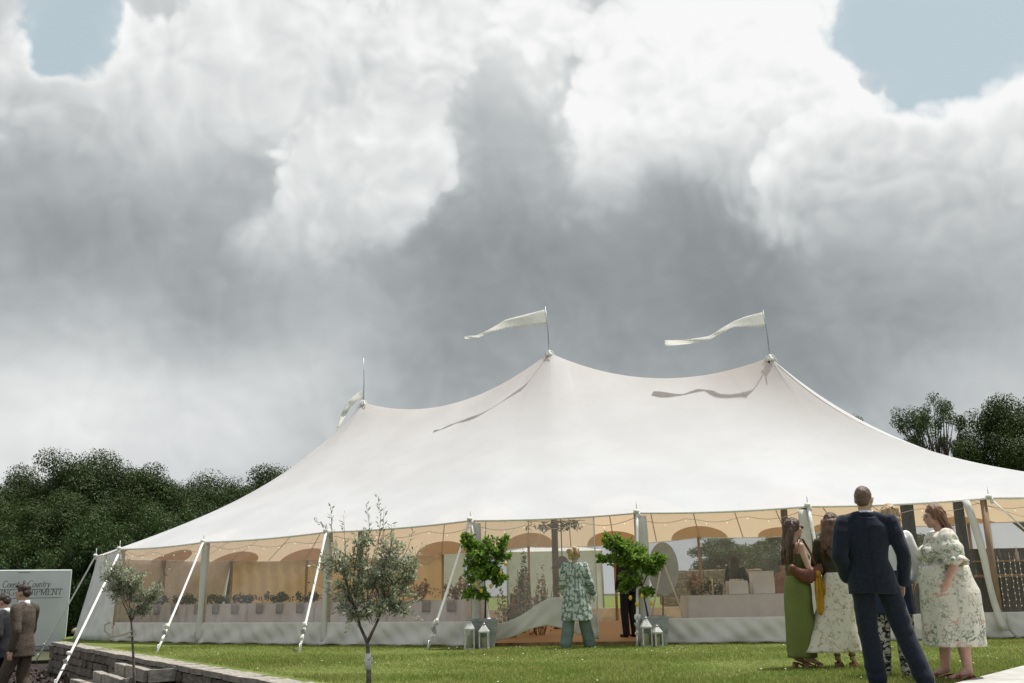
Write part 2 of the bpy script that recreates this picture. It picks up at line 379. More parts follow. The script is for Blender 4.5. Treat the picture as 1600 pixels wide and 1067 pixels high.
for k in range(2, NTR):                                         # soften the fold below the middle pole away from the ridge
    t = k / NTR; s_ = 9.0 * (4 * t * (1 - t)); n = int(3 * s_) + 1; kk = np.exp(-.5 * (np.arange(-n, n + 1) / max(s_, .3)) ** 2); kk /= kk.sum()
    if s_ < .8: continue
    w_ = min(1, t / .35) * .9
    for c in (2,):
        arr = ROOF[:, k, c]; ext = np.concatenate([arr[-n:], arr, arr[:n]]); ROOF[:, k, c] = arr * (1 - w_) + w_ * np.convolve(ext, kk, 'valid')
def roof_pt(s, t):
    """s in pole steps round the eave, t from eave to ridge"""
    x = (s % NP_) * NS; i = int(x) % (NP_ * NS); q = x - int(x); y = min(max(t, 0), 1) * NTR; k = min(int(y), NTR - 1); z = y - k; j = (i + 1) % (NP_ * NS)
    return (ROOF[i, k] * (1 - z) + ROOF[i, k + 1] * z) * (1 - q) + (ROOF[j, k] * (1 - z) + ROOF[j, k + 1] * z) * q

tent = thing('sailcloth_tent', 'large white sailcloth tent with three peaks, pennants and clear side walls', 'tent', (1.5, 24, 0))
_ti = Matrix.Translation((-1.5, -24, 0))
def tent_part(o):
    """mesh was written in world coordinates: move it under the tent's base point"""
    o.data.transform(_ti); return o
def tp(mb, name, m, parent=None, **k): return tent_part(mb.build(name, m, parent or tent, **k))
mb = MB(); mb.grid([list(r) for r in ROOF.transpose(1, 0, 2)], closed=True)
canopy = tp(mb, 'canopy', M_CANVAS)
# hem band along the eave
HEM = []
for i in range(NP_ * NS): HEM.append(ROOF[i, 0])
mb = MB(); n = len(HEM); up = []
for p in HEM:
    d = p - np.array([1.5, 24, p[2]]); d[2] = 0; d /= np.linalg.norm(d); up.append(d)
mb.grid([[HEM[i] + up[i] * .012 + np.array([0, 0, .012]) for i in range(n)], [HEM[i] + up[i] * .03 + np.array([0, 0, -.006]) for i in range(n)], [HEM[i] + up[i] * .022 + np.array([0, 0, -.026]) for i in range(n)], [HEM[i] + up[i] * .004 + np.array([0, 0, -.026]) for i in range(n)]], closed=True)
tp(mb, 'hem', M_WEB, canopy)
# seams under the canopy, two to each bay
for i in range(NP_):
    for fq in (.0, .5):
        mb = MB(); L_ = []; R_ = []
        for k in range(0, 31):
            t = k / 30 * .97 + .005; a = roof_pt(i + fq, t); b = roof_pt(i + fq + .004, t); d = b - a; d /= np.linalg.norm(d); c = a - np.array([0, 0, .008]); L_.append(c - d * .013); R_.append(c + d * .013)
        mb.grid([L_, R_]); tp(mb, 'seam', M_SEAM, canopy)
# half-round reinforcing patches at the pole heads
for i in range(NP_):
    mb = MB(); rr = []
    l0 = np.linalg.norm(EV[i][0] - EV[(i + 1) % NP_][0]); l1 = np.linalg.norm(EV[i][0] - EV[i - 1][0]); hh = np.linalg.norm(EV[i][0][:2] - ridge_at(EV[i][1])[:2])
    for q in range(6):
        row = []
        for k in range(17):
            a = math.pi * k / 16; r_ = q / 5 * .85; s_ = math.cos(a) * r_; s_ = s_ / (l0 if s_ > 0 else l1)
            p = roof_pt(i + s_, .004 + math.sin(a) * r_ * .95 / hh); row.append(p - np.array([0, 0, .014]))
        rr.append(row)
    mb.grid(rr); tp(mb, 'reinforcing_patch', M_PATCH, canopy)

# poles: three tall masts, a side pole under each corner of the eave
GRND = 0.0
for k, P in enumerate(PEAK):
    mb = MB(); mb.tube([(P[0], P[1], 0), (P[0], P[1], P[2] - .05)], [.085, .07], 12); mast = tp(mb, 'mast', M_DARKPOLE)
    mb = MB(); mb.lathe([(.11, -.10), (.10, -.04), (.05, .01), (.04, .05)], P, 14); tp(mb, 'peak_collar', M_WEB, mast)
    for q in range(5):
        mb = MB(); a = q * 1.26 + k; mb.tube([P + np.array([.04 * math.cos(a), .04 * math.sin(a), .06]), P + np.array([.10 * math.cos(a), .10 * math.sin(a), .0]), P + np.array([.2 * math.cos(a), .2 * math.sin(a), -.20])], .011, 5); tp(mb, 'lashing', M_WEB, mast)
SIDE = []
for i, (p, u) in enumerate(EV):
    c = np.array([1.5, 24, 0]); inn = c - p; inn[2] = 0; inn /= np.linalg.norm(inn); b = p + inn * .10
    woody = i in (6, 7)
    mb = MB(); mb.tube([(b[0], b[1], 0), (b[0], b[1], p[2] - .02)], .055 if woody else .04, 10); po = tp(mb, 'side_pole', M_POLE if (woody or i > 7) else mat('pale_pole', (.60, .56, .50), .6, .1))
    mb = MB(); mb.tube([p + np.array([0, 0, -.03]), p + np.array([0, 0, .05])], .028, 8); mb.tube([p + np.array([0, 0, .04]), p + np.array([0, 0, .20])], [.012, .006], 6); tp(mb, 'finial', M_WEB, po)
    mb = MB(); mb.ell(p + np.array([-.01, -.02, .02]), (.055, .05, .04)); mb.ell(p + np.array([.03, -.03, -.05]), (.03, .03, .06)); tp(mb, 'webbing_knot', M_WEB, po)
    SIDE.append((p, b, inn))

# pennants
def pennant(pole_top, base, top, bot, k, amp):
    mb = MB(); tp_ = at_Y(*pole_top, base[1]); mid = at_Y((pole_top[0] * .55 + top[0][0] * 0 + .45 * (CX + 0) * 0 + .45 * pole_top[0]), (pole_top[1] + 26), base[1])
    mb.tube([base, base * .5 + tp_ * .5 + np.array([.015, 0, 0]), tp_], [.016, .013, .008], 6); fp = tp(mb, 'flagpole', M_STEEL)
    N = 28; T = []; B = []; tt = np.array(top, float); bb = np.array(bot, float); sT = np.linspace(0, 1, len(tt)); rowsf = []
    for i in range(N + 1):
        s = i / N; a = np.array([np.interp(s, sT, tt[:, 0]), np.interp(s, sT, tt[:, 1])]); b = np.array([np.interp(s, sT, bb[:, 0]), np.interp(s, sT, bb[:, 1])]); r_ = []
        for j in range(6):
            q = a * (1 - j / 5) + b * (j / 5); yy = base[1] + amp * s * math.sin(s * 11 + k + j * .35) + .75 * s; r_.append(at_Y(q[0], q[1], yy))
        rowsf.append(r_)
    mb = MB(); mb.grid(rowsf); solid(tp(mb, 'pennant', M_FLAG, fp), .004)
pennant((852, 480), PEAK[1], [(852.5, 484), (825, 491), (790, 500), (765, 515), (745, 525), (726, 526)], [(854, 507), (820, 511), (790, 514), (768, 519), (748, 529), (726, 530)], 0, .10)
pennant((1192, 485), PEAK[2], [(1193, 488), (1165, 495), (1145, 503), (1125, 515), (1108, 526), (1070, 532), (1039, 532)], [(1197, 511), (1170, 511), (1145, 512), (1128, 521), (1112, 531), (1072, 537), (1039, 540)], 1.5, .10)
pennant((568, 558), PEAK[0], [(567, 608), (557, 614), (543, 627), (532, 648), (526, 672)], [(567.5, 622), (559, 624), (547, 636), (536, 656), (523, 675)], 3.0, .3)

# side walls: clear film above, white canvas skirt below, a white edging strip by every pole
SK = 0.43
def bay_pt(i, q, z, off=0.0):
    p = SIDE[i][0] * (1 - q) + SIDE[(i + 1) % NP_][0] * q; inn = SIDE[i][2] * (1 - q) + SIDE[(i + 1) % NP_][2] * q
    p = p + inn * (.03 + off); top = p[2] - .02 - .035 * 4 * q * (1 - q); return np.array([p[0], p[1], z * top])
def skirt_grid(i, ztop, zbot, q0=0.0, q1=1.0, flare=.10, amp=.02, ph=0, nq=70, nz=12):
    g = []
    for j in range(nz + 1):
        r_ = []
        for k in range(nq + 1):
            q = q0 + (q1 - q0) * k / nq; hz = j / nz
            p = bay_pt(i, q, 1.0); z = ztop * (1 - hz) + zbot * hz
            inn = SIDE[i][2] * (1 - q) + SIDE[(i + 1) % NP_][2] * q
            o = -flare * hz + amp * (math.sin(k * .31 + j * .42 + ph + 2 * math.sin(k * .075)) * (.25 + .6 * hz) + .5 * math.sin(k * .83 - j * .5 + ph) * math.sin(3.14 * hz)) - .008
            r_.append((p[0] + inn[0] * o, p[1] + inn[1] * o, z + (.012 * math.sin(k * .5 + ph) if j == nz else 0)))
        g.append(r_)
    return g
def film_grid(i, zbot, q0=0.0, q1=1.0, nq=24, nz=14, amp=.02):
    g = []
    for j in range(nz + 1):
        r_ = []
        for k in range(nq + 1):
            q = q0 + (q1 - q0) * k / nq; p = bay_pt(i, q, 1.0); hz = j / nz; inn = SIDE[i][2] * (1 - q) + SIDE[(i + 1) % NP_][2] * q
            zb = zbot(q) if callable(zbot) else zbot
            o = amp * math.sin(q * 9 + hz * 5 + i) * math.sin(math.pi * hz)
            r_.append((p[0] + inn[0] * o, p[1] + inn[1] * o, p[2] * (1 - hz) + zb * hz))
        g.append(r_)
    return g
ENTR = 4                                                       # bay with the entrance
for i in list(range(1, 9)):
    if i == ENTR: continue
    mb = MB(); mb.grid(film_grid(i, SK)); wl = tp(mb, 'clear_wall', M_FILM)
    mb = MB(); mb.grid(skirt_grid(i, SK, .015, ph=i * 1.7, amp=.045)); sk = solid(tp(mb, 'skirt', M_CANVASW, wl), .004)
# the entrance bay: a loose sheet blown to the left of the doorway, its skirt lifted off the ground
QD = .745
def loose(q, hz, zt, zb):
    p = bay_pt(ENTR, q, 1.0); s = q / QD
    belly = .16 * math.sin(math.pi * min(s, 1)) * hz
    return np.array([p[0], p[1] - belly + .03 * math.sin(q * 38) * hz, zt * (1 - hz) + zb * hz])
def lift(q):
    s = q / QD; return .06 + .30 * math.exp(-((s - .58) / .24) ** 2) + .05 * math.sin(s * 9) * s
def skt(q):
    s = q / QD; return .36 + .46 * math.exp(-((s - .68) / .28) ** 2)
gf = []; gs = []
for j in range(17):
    gf.append([]); gs.append([])
    for k in range(37):
        q = QD * k / 36; top = bay_pt(ENTR, q, 1.0)[2]
        zz = top * (1 - j / 16) + skt(q) * j / 16; a = loose(q, 1 - zz / top, zz, zz); gf[-1].append(a)
        zz = skt(q) * (1 - j / 16) + lift(q) * j / 16; a = loose(q, 1 - zz / top, zz, zz); a[1] -= .012 + .02 * math.sin(k * .9 + j * .6) * (j / 16); gs[-1].append(a)
mb = MB(); mb.grid(gf); wl = tp(mb, 'clear_wall', M_FILM2)
mb = MB(); mb.grid(gs); solid(tp(mb, 'skirt', M_CANVASW, wl), .004)
mb = MB(); e_ = [g[-1] + np.array([0, -.01, 0]) for g in gf] + [g[-1] + np.array([0, -.01, 0]) for g in gs[1:]]; mb.tube(e_, .014, 6); tp(mb, 'edging_strip', M_WEB, wl)
# edging strips beside the poles
def strip(p0, p1, wd, bowx=0.0, bowy=0.0, mt=None):
    p0 = np.asarray(p0); p1 = np.asarray(p1); g = []
    for k in range(19):
        t = k / 18; p = p0 * (1 - t) + p1 * t; p = p + np.array([bowx * math.sin(t * 6.3), -.015 + bowy * math.sin(t * 9), 0]); ww = wd * (1 + .12 * math.sin(t * 7))
        g.append([p + np.array([-ww / 2, 0, 0]), p + np.array([-ww / 6, -.012, 0]), p + np.array([ww / 6, -.008, 0]), p + np.array([ww / 2, 0, 0])])
    mb = MB(); mb.grid(g); solid(tp(mb, 'edging_strip', mt or M_CANVASW), .004)
for i, dx, wd in ((2, .05, .14), (3, .02, .10), (4, .10, .17), (5, .06, .20), (6, -.10, .17)):
    p = SIDE[i][0]; strip((p[0] + dx, p[1] - .01, p[2] - .06), (p[0] + dx, p[1] - .06, .03), wd, .004)
p = SIDE[7][0]; strip(at_Y(1508, 781, p[1] - .03), at_Y(1570, 985, p[1] - .12), .13, .035, .012)
# opaque end wall to the left, pulled out at the foot
for i, fl in ((0, .12), (NP_ - 1, .95), (NP_ - 2, .8)):
    g = []
    for j in range(15):
        r_ = []
        for k in range(31):
            q = k / 30; p = bay_pt(i, q, 1.0); hz = j / 14; inn = SIDE[i][2] * (1 - q) + SIDE[(i + 1) % NP_][2] * q
            o = -(fl * (1 - .5 * abs(2 * q - 1)) if i else .475 * (1 - q) + .10 * q) * hz ** 1.3 - .03 * math.sin(k * 1.1 + j * .3) * hz; r_.append((p[0] + inn[0] * o, p[1] + inn[1] * o, p[2] * (1 - hz) + .01))
        g.append(r_)
    mb = MB(); mb.grid(g); solid(tp(mb, 'canvas_wall', mat('white_pvc_wall', (.78, .78, .77), .7, .05, 3, .1, 60)), .004)
# far side: cream canvas on the left, its backlit tan put into the colour, clear film on the right
for i in range(9, NP_ - 2):
    if i >= 17 :
        g = []
        for j in range(9):
            r_ = []
            for k in range(31):
                q = k / 30; p = bay_pt(i, q, 1.0); r_.append((p[0], p[1] + .02 * math.sin(k * 1.3 + j * .2), p[2] * (1 - j / 8) + .01))
            g.append(r_)
        mb = MB(); mb.grid(g); tp(mb, 'canvas_wall', M_BACKWALL)
    else:
        mb = MB(); mb.grid(film_grid(i, SK)); wl = tp(mb, 'clear_wall', M_FILM); mb = MB(); mb.grid(skirt_grid(i, SK, .015, ph=i)); solid(tp(mb, 'skirt', M_CANVASW, wl), .004)
# guy lines: flat webbing, ratchet, wrapped tail and ground stake
def guy(p0, p1, wd=.024, wraps=((.80, .05), (.90, .035)), mt=None):
    p0 = np.asarray(p0, float); p1 = np.asarray(p1, float); d = p1 - p0; L_ = np.linalg.norm(d)
    mb = MB(); mb.tube([p0 + d * t + np.array([0, 0, -.03 * math.sin(math.pi * t)]) for t in np.linspace(0, 1, 9)], wd, 8, flat=.35, up=(1, 0, 0)); g = tp(mb, 'guy_strap', mt or M_WEB)
    if wraps:
        mb = MB()
        for t, r_ in wraps:
            c = p0 + d * t
            for q in range(4): mb.ell(c + RNG.normal(size=3) * r_ * .45, (r_ * RNG.uniform(.5, .9), r_ * .7, r_ * RNG.uniform(.6, 1.1)), n=9, m=6)
        tp(mb, 'wrapped_tail', M_WEB, g)['kind'] = 'stuff'
        c = p0 + d * .855; mb = MB(); mb.box(c, (.07, .05, .13), ry=-.35); tp(mb, 'ratchet', M_STEEL, g, smooth=False, bevel=.008)
    mb = MB(); s_ = d / L_; mb.tube([p1 - s_ * .05 + np.array([0, 0, .10]), p1 + np.array([0, 0, -.12])], [.014, .012], 6); mb.tube([p1 - s_ * .05 + np.array([-.03, 0, .09]), p1 - s_ * .05 + np.array([.03, 0, .09])], .012, 6); tp(mb, 'stake', M_STEEL, g)
ep = lambda i: SIDE[i][0] + np.array([0, -.03, .0])
LOW = -0.66
guy(ep(2), at_z(245, 1018)); guy(ep(3), at_z(467, 1018)); guy(ep(4) + np.array([-.02, 0, -.02]), at_z(668, 1014)); guy(ep(4) + np.array([.02, 0, -.02]), at_z(772, 1011)); guy(ep(5), at_z(996, 1010))
guy(ep(6), at_z(1304, 1006), .03); guy(ep(7), np.array([10.2, 16.2, 0]), .014, None)
guy(ep(0), at_z(57, 1030, -.5), .02, ((.86, .03),)); guy(ep(1) + np.array([0, 0, -.1]), at_z(84, 1072, -.6), .028)

# ------------------------------------------------------------------ the ground
def quad_mesh(name, Q):
    """Q: [n,4,3] -> mesh of n separate quads"""
    Q = np.asarray(Q, np.float32); n = len(Q); me = bpy.data.meshes.new(name)
    me.vertices.add(n * 4); me.vertices.foreach_set('co', Q.ravel()); me.loops.add(n * 4); me.loops.foreach_set('vertex_index', np.arange(n * 4, dtype=np.int32))
    me.polygons.add(n); me.polygons.foreach_set('loop_start', np.arange(0, n * 4, 4, dtype=np.int32)); me.update(calc_edges=True); return me
def tri_mesh(name, T):
    T = np.asarray(T, np.float32); n = len(T); me = bpy.data.meshes.new(name)
    me.vertices.add(n * 3); me.vertices.foreach_set('co', T.ravel()); me.loops.add(n * 3); me.loops.foreach_set('vertex_index', np.arange(n * 3, dtype=np.int32))
    me.polygons.add(n); me.polygons.foreach_set('loop_start', np.arange(0, n * 3, 3, dtype=np.int32)); me.update(calc_edges=True); return me
def grass_mat():
    m = bpy.data.materials.new('lawn_turf'); m.use_nodes = True; t = NT(m.node_tree); t.t.nodes.clear(); out = t.n('ShaderNodeOutputMaterial'); p = t.n('ShaderNodeBsdfPrincipled')
    v = t.n('ShaderNodeTexCoord').outputs['Object']
    c = t.mix(t.ramp(t.noise(v, .9, 5, .6), .35, .65), (.10, .15, .027), (.18, .22, .055)); c = t.mix(t.ramp(t.noise(v, 22, 4, .7), .4, .75), c, (.16, .20, .06))
    c = t.mix(t.math('MULTIPLY', t.ramp(t.noise(v, 1.7, 5, .72), .54, .70), .75), c, (.24, .22, .10)); t.lk(c, p.inputs['Base Color']); p.inputs['Roughness'].default_value = .9; p.inputs['Specular IOR Level'].default_value = .15
    b = t.n('ShaderNodeBump'); b.inputs['Strength'].default_value = .6; b.inputs['Distance'].default_value = .03; t.lk(t.noise(v, 60, 4, .7), b.inputs['Height']); t.lk(b.outputs[0], p.inputs['Normal']); t.lk(p.outputs[0], out.inputs[0]); return m
M_TURF = grass_mat()
M_BLADE = mat('grass_blade', (.195, .265, .058), .7, .25, 1.2, transl=.35, isl=.35, col2=(.28, .29, .09), spec=.2)
M_MULCH = mat('bark_mulch', (.045, .034, .028), .9, .3, 14, .8, 30)
M_CHIP = mat('bark_chip', (.085, .062, .048), .85, .3, 20, isl=.6)
M_STONE = mat('wall_stone', (.20, .175, .15), .85, .25, 5, .6, 26, isl=.0)
M_STONE2 = mat('wall_stone_brown', (.145, .125, .105), .85, .28, 5, .6, 26)
M_COPE = mat('coping_stone', (.36, .335, .29), .85, .18, 4, .4, 30)
M_CONC = mat('pale_paving', (.50, .49, .46), .85, .08, 3, .25, 50)
W0, W1 = at_z(92, 1003), at_z(450, 1067); wd_ = (W1 - W0); wl_ = np.linalg.norm(wd_); wd_ /= wl_; W2 = W1 + wd_ * 9.0; wn = np.array([wd_[1], -wd_[0], 0]);  wn = -wn if wn[0] > 0 else wn   # wn points to the lower side
def sheet(name, pts, z, m, kind='structure', depth=0.0):
    mb = MB(); n = len(pts); vs = [(p[0], p[1], z) for p in pts]; fs = [tuple(range(n))]
    if depth:
        vs += [(p[0], p[1], z - depth) for p in pts]
        for i in range(n): j = (i + 1) % n; fs.append((i, i + n, j + n, j))
    mb.add(vs, fs); o = mb.build(name, m, smooth=False); o['kind'] = kind; return o
ground = sheet('ground', [(-900, -300), (900, -300), (900, 1500), (-900, 1500)], LOW, M_MULCH)
lawn = sheet('lawn', [W2, (60, W2[1]), (300, 30), (300, 260), (-60, 260), (-13.5, 40), (-12.2, 27), W0][::1], 0.0, M_TURF, depth=.6)
ground.data.materials.clear(); ground.data.materials.append(mat('rough_ground', (.10, .10, .055), .95, .3, .3, .5, 8, col2=(.045, .05, .022)))
bed = sheet('mulch_bed', [W0 + wn * .1, W2 + wn * .1, W2 + wn * 5 , W0 + wn * 7.0 + np.array([-2, 3, 0]), W0 + np.array([-2, 4, 0])], LOW + .006, M_MULCH)
lane = sheet('lane', [(-30, 8), (-6.6, 6), (-8.6, 14.2), (-11.5, 21), (-30, 26)], LOW + .012, mat('worn_lane', (.19, .17, .14), .95, .2, 2, .4, 30))
# pale paving in the right foreground
pa, pb = at_z(1505, 1067), at_z(1600, 1042); pd = (pb - pa) / np.linalg.norm(pb - pa); pn = np.array([pd[1], -pd[0], 0])
paving = MB(); paving_root = sheet('pavement', [pa - pd * 1.5 + pn * .01, pb + pd * 8, pb + pd * 8 + pn * 3, pa - pd * 1.5 + pn * 3], .004, mat('paving_joint', (.22, .2, .17), .9))
for k in range(16):
    for j in range(5):
        c = pa - pd * 1.2 + pd * (.6 * k) + pn * (.31 + .6 * j); mb = MB(); mb.box((c[0], c[1], .012), (.588, .588, .03), rz=math.atan2(pd[1], pd[0])); mb.build('paving_slab', M_CONC, paving_root, smooth=False, bevel=.004)
# grass blades
def in_lawn(P):
    s = (P[:, 0] - W0[0]) * wn[0] + (P[:, 1] - W0[1]) * wn[1]
    pv = (P[:, 0] - pa[0]) * pn[0] + (P[:, 1] - pa[1]) * pn[1]
    return (s < -.34) & ~((pv > -.01) & (pv < 3.05)) & (P[:, 0] > -10.9 - .2 * (P[:, 1] - 24))
n = 330000; yy = 7.5 + 12.5 * RNG.random(n) ** 1.25; xx = (RNG.random(n) - .5) * 1.22 * yy + .4
B = np.stack([xx, yy, np.zeros(n)], 1)
tl = np.array([p for p, b, i in SIDE[:9]]); lim = np.interp(xx, tl[:, 0], tl[:, 1]) - .12; B = B[in_lawn(B) & (yy < lim)]; n = len(B)
hh = RNG.uniform(.018, .042, n) * (1 + .5 * wav(B, 2.0)) ; worn = np.clip(wav(B, .9) * .6 + wav(B, 3.1) * .35, -1, 1); hh = np.clip(hh * (1 - .45 * np.clip(worn, 0, 1)), .010, .06); an = RNG.uniform(0, 6.283, n); ww = RNG.uniform(.003, .0065, n); ln = RNG.normal(size=(n, 2)) * .018
side = np.stack([np.cos(an) * ww, np.sin(an) * ww, np.zeros(n)], 1); tip = B + np.stack([ln[:, 0], ln[:, 1], hh], 1)
grass = add_obj('grass', tri_mesh('grass', np.stack([B - side, B + side, tip], 1)), M_BLADE, smooth=False); tag(grass, 'short green grass blades of the mown lawn', 'grass', kind='stuff')
# daisies and clover heads
dn = 230; D = np.stack([(RNG.random(dn) - .5) * 12, 9 + 8 * RNG.random(dn), np.zeros(dn)], 1); D = D[in_lawn(D)]; q = []
for p in D:
    if p[1] < np.interp(p[0], tl[:, 0], tl[:, 1]) - .3 and wav(p[None], 1.3)[0] > -.1:
        z = RNG.uniform(.03, .05); r = RNG.uniform(.005, .009); q.append([p + (-r, -r, z), p + (r, -r, z), p + (r, r, z + .004), p + (-r, r, z + .004)])
fl = add_obj('daisies', quad_mesh('daisies', q), mat('daisy_petal', (.78, .76, .62), .7), smooth=False); tag(fl, 'tiny pale daisies scattered through the mown lawn', 'flowers', kind='stuff')
# bark chips
cn = 16000; C_ = np.stack([RNG.uniform(-12, -1, cn), RNG.uniform(9, 24, cn), np.full(cn, LOW + .01)], 1)
s = (C_[:, 0] - W0[0]) * wn[0] + (C_[:, 1] - W0[1]) * wn[1]; C_ = C_[(s > .15) & (s < 3.2)]; n = len(C_)
a = RNG.uniform(0, 6.28, n); l = RNG.uniform(.02, .055, n); b_ = l * RNG.uniform(.25, .6, n); ti = RNG.normal(size=(n, 2)) * .5; ex = np.stack([np.cos(a), np.sin(a), ti[:, 0]], 1) * l[:, None]; ey = np.stack([-np.sin(a), np.cos(a), ti[:, 1]], 1) * b_[:, None]; C_[:, 2] += RNG.uniform(0, .03, n)
chips = add_obj('bark_chips', quad_mesh('bark_chips', np.stack([C_ - ex - ey, C_ + ex - ey, C_ + ex + ey, C_ - ex + ey], 1)), M_CHIP, smooth=False); tag(chips, 'dark bark chips covering the bed below the stone wall', 'mulch', kind='stuff')

# ------------------------------------------------------------------ retaining wall of coursed stone
rw = thing('retaining_wall', 'low retaining wall of dark coursed stone with pale coping along the lawn', 'wall', (W0[0], W0[1], LOW))
rzw = math.atan2(wd_[1], wd_[0]); shp = []
for k in range(10):
    mb = MB(); mb.box((0, 0, 0), (1, 1, 1), jit=.055); me = mb.build('stone_shape', (M_STONE, M_STONE2)[k % 2], None, smooth=False, bevel=.05); shp.append(me.data); bpy.data.objects.remove(me)
def piece(name, me, parent, loc, dims, rz):
    o = bpy.data.objects.new(name, me); COL.objects.link(o); o.parent = parent; o.location = tuple(float(v) for v in loc); o.scale = dims; o.rotation_euler = (random.uniform(-.03, .03), random.uniform(-.02, .02), rz + random.uniform(-.02, .02)); return o
Lw = wl_ + 2.0; hc = (-LOW - .06) / 4
for c in range(4):
    s = random.uniform(-.3, 0)
    while s < Lw:
        l = random.uniform(.28, .62); m_ = W0 + wd_ * (s + l / 2) + wn * (.02 + random.uniform(-.015, .03))
        piece('stone', shp[random.randrange(10)], rw, m_ - np.array([W0[0], W0[1], 0]) + np.array([0, 0, hc * (c + .5)]), (l - .012, .26, hc - .012), rzw); s += l
mb = MB(); mb.box((0, 0, 0), (1, 1, 1), jit=.03); me = mb.build('cope', M_COPE, None, smooth=False, bevel=.04); cope = me.data; bpy.data.objects.remove(me)
s = 0
while s < Lw:
    l = random.uniform(.55, .8); m_ = W0 + wd_ * (s + l / 2) + wn * .0; piece('coping_stone', cope, rw, m_ - np.array([W0[0], W0[1], 0]) + np.array([0, 0, -LOW - .02]), (l - .01, .34, .075), rzw); s += l
# terrace steps climbing to the wall
st = thing('garden_steps', 'three broad garden steps with pale stone kerbs and bark treads by the wall', 'steps', (*at_z(192, 1061, -.19)[:2], LOW)); so_ = np.array(st.location)
for (A_, B_, C2, z) in (((182, 1036), (230, 1047), (268, 1045), -.04), ((147, 1048.5), (192, 1061.5), (231, 1058), -.19), ((111, 1060), (158, 1075), (196, 1071), -.34)):
    a, b, c = at_z(*A_, z), at_z(*B_, z), at_z(*C2, z); v = c - b; v = v / np.linalg.norm(v) * 1.05; c = b + v; d = a + v
    P4 = [p - so_ for p in (a, b, c, d)]; cen = sum(P4) / 4
    mb = MB(); inner = [cen + (p - cen) * .97 for p in P4]; n4 = [(p[0], p[1], p[2] - .035) for p in inner]; low4 = [(p[0], p[1], 0.0) for p in inner]
    mb.add(n4 + low4, [(0, 1, 2, 3), (0, 4, 5, 1), (1, 5, 6, 2), (2, 6, 7, 3), (3, 7, 4, 0)]); step = mb.build('step', M_MULCH, st, smooth=False)
    for (e0, e1) in ((0, 1), (1, 2)):
        L_ = np.linalg.norm(P4[e1] - P4[e0]); kk = max(1, int(round(L_ / .7))); dv = (P4[e1] - P4[e0]) / kk; ra = math.atan2(dv[1], dv[0])
        for q in range(kk):
            m_ = P4[e0] + dv * (q + .5); m_ = m_ + (cen - m_) / np.linalg.norm(cen - m_) * .05
            piece('kerb_stone', cope, step, (m_[0], m_[1], m_[2] - .075), (np.linalg.norm(dv) - .008, .13, .17), ra)

# ------------------------------------------------------------------ the caterer's trailer with its lettering
M_PANEL = mat('trailer_panel', (.62, .67, .65), .5, .03, 2, .03, 30); M_INK = mat('sign_ink', (.09, .10, .10), .6); M_TYRE = mat('tyre', (.03, .03, .03), .8)
TY = 27.0; TTH = math.radians(27); tr = at_Y(113, 889, TY); te = np.array([math.cos(TTH), math.sin(TTH), 0]); tn = np.array([math.sin(TTH), -math.cos(TTH), 0]); trl = 5.6; tz0 = LOW + .45
def on_panel(px, py):
    """pixel -> (along the side, height) on the trailer's side, measured from its right end"""
    d = ray(px, py); k = ((tr - CAM) @ tn) / (d @ tn); p = CAM + d * k; return np.array([(p - tr) @ te, p[2]])
tc_ = tr - te * trl / 2 - tn * 1.0; trailer = thing('catering_trailer', 'white box trailer with catering lettering parked beyond the stone wall', 'trailer', (tc_[0], tc_[1], LOW), TTH)
mb = MB(); mb.box((0, 0, (tr[2] + tz0) / 2 - LOW), (trl, 2.0, tr[2] - tz0)); body = mb.build('body', M_PANEL, trailer, smooth=False, bevel=.02)
mb = MB(); mb.box((0, -1.005, .40), (trl - .05, .03, .09)); mb.build('side_rail', M_STEEL, trailer, smooth=False)
for wx in (-.6, .25):
    mb = MB(); mb.lathe([(.02, -.09), (.25, -.09), (.31, -.06), (.31, .06), (.25, .09), (.02, .09)], n=20); o = mb.build('wheel', M_TYRE, trailer); o.rotation_euler = (math.pi / 2, 0, 0); o.location = (wx, -.88, .31)
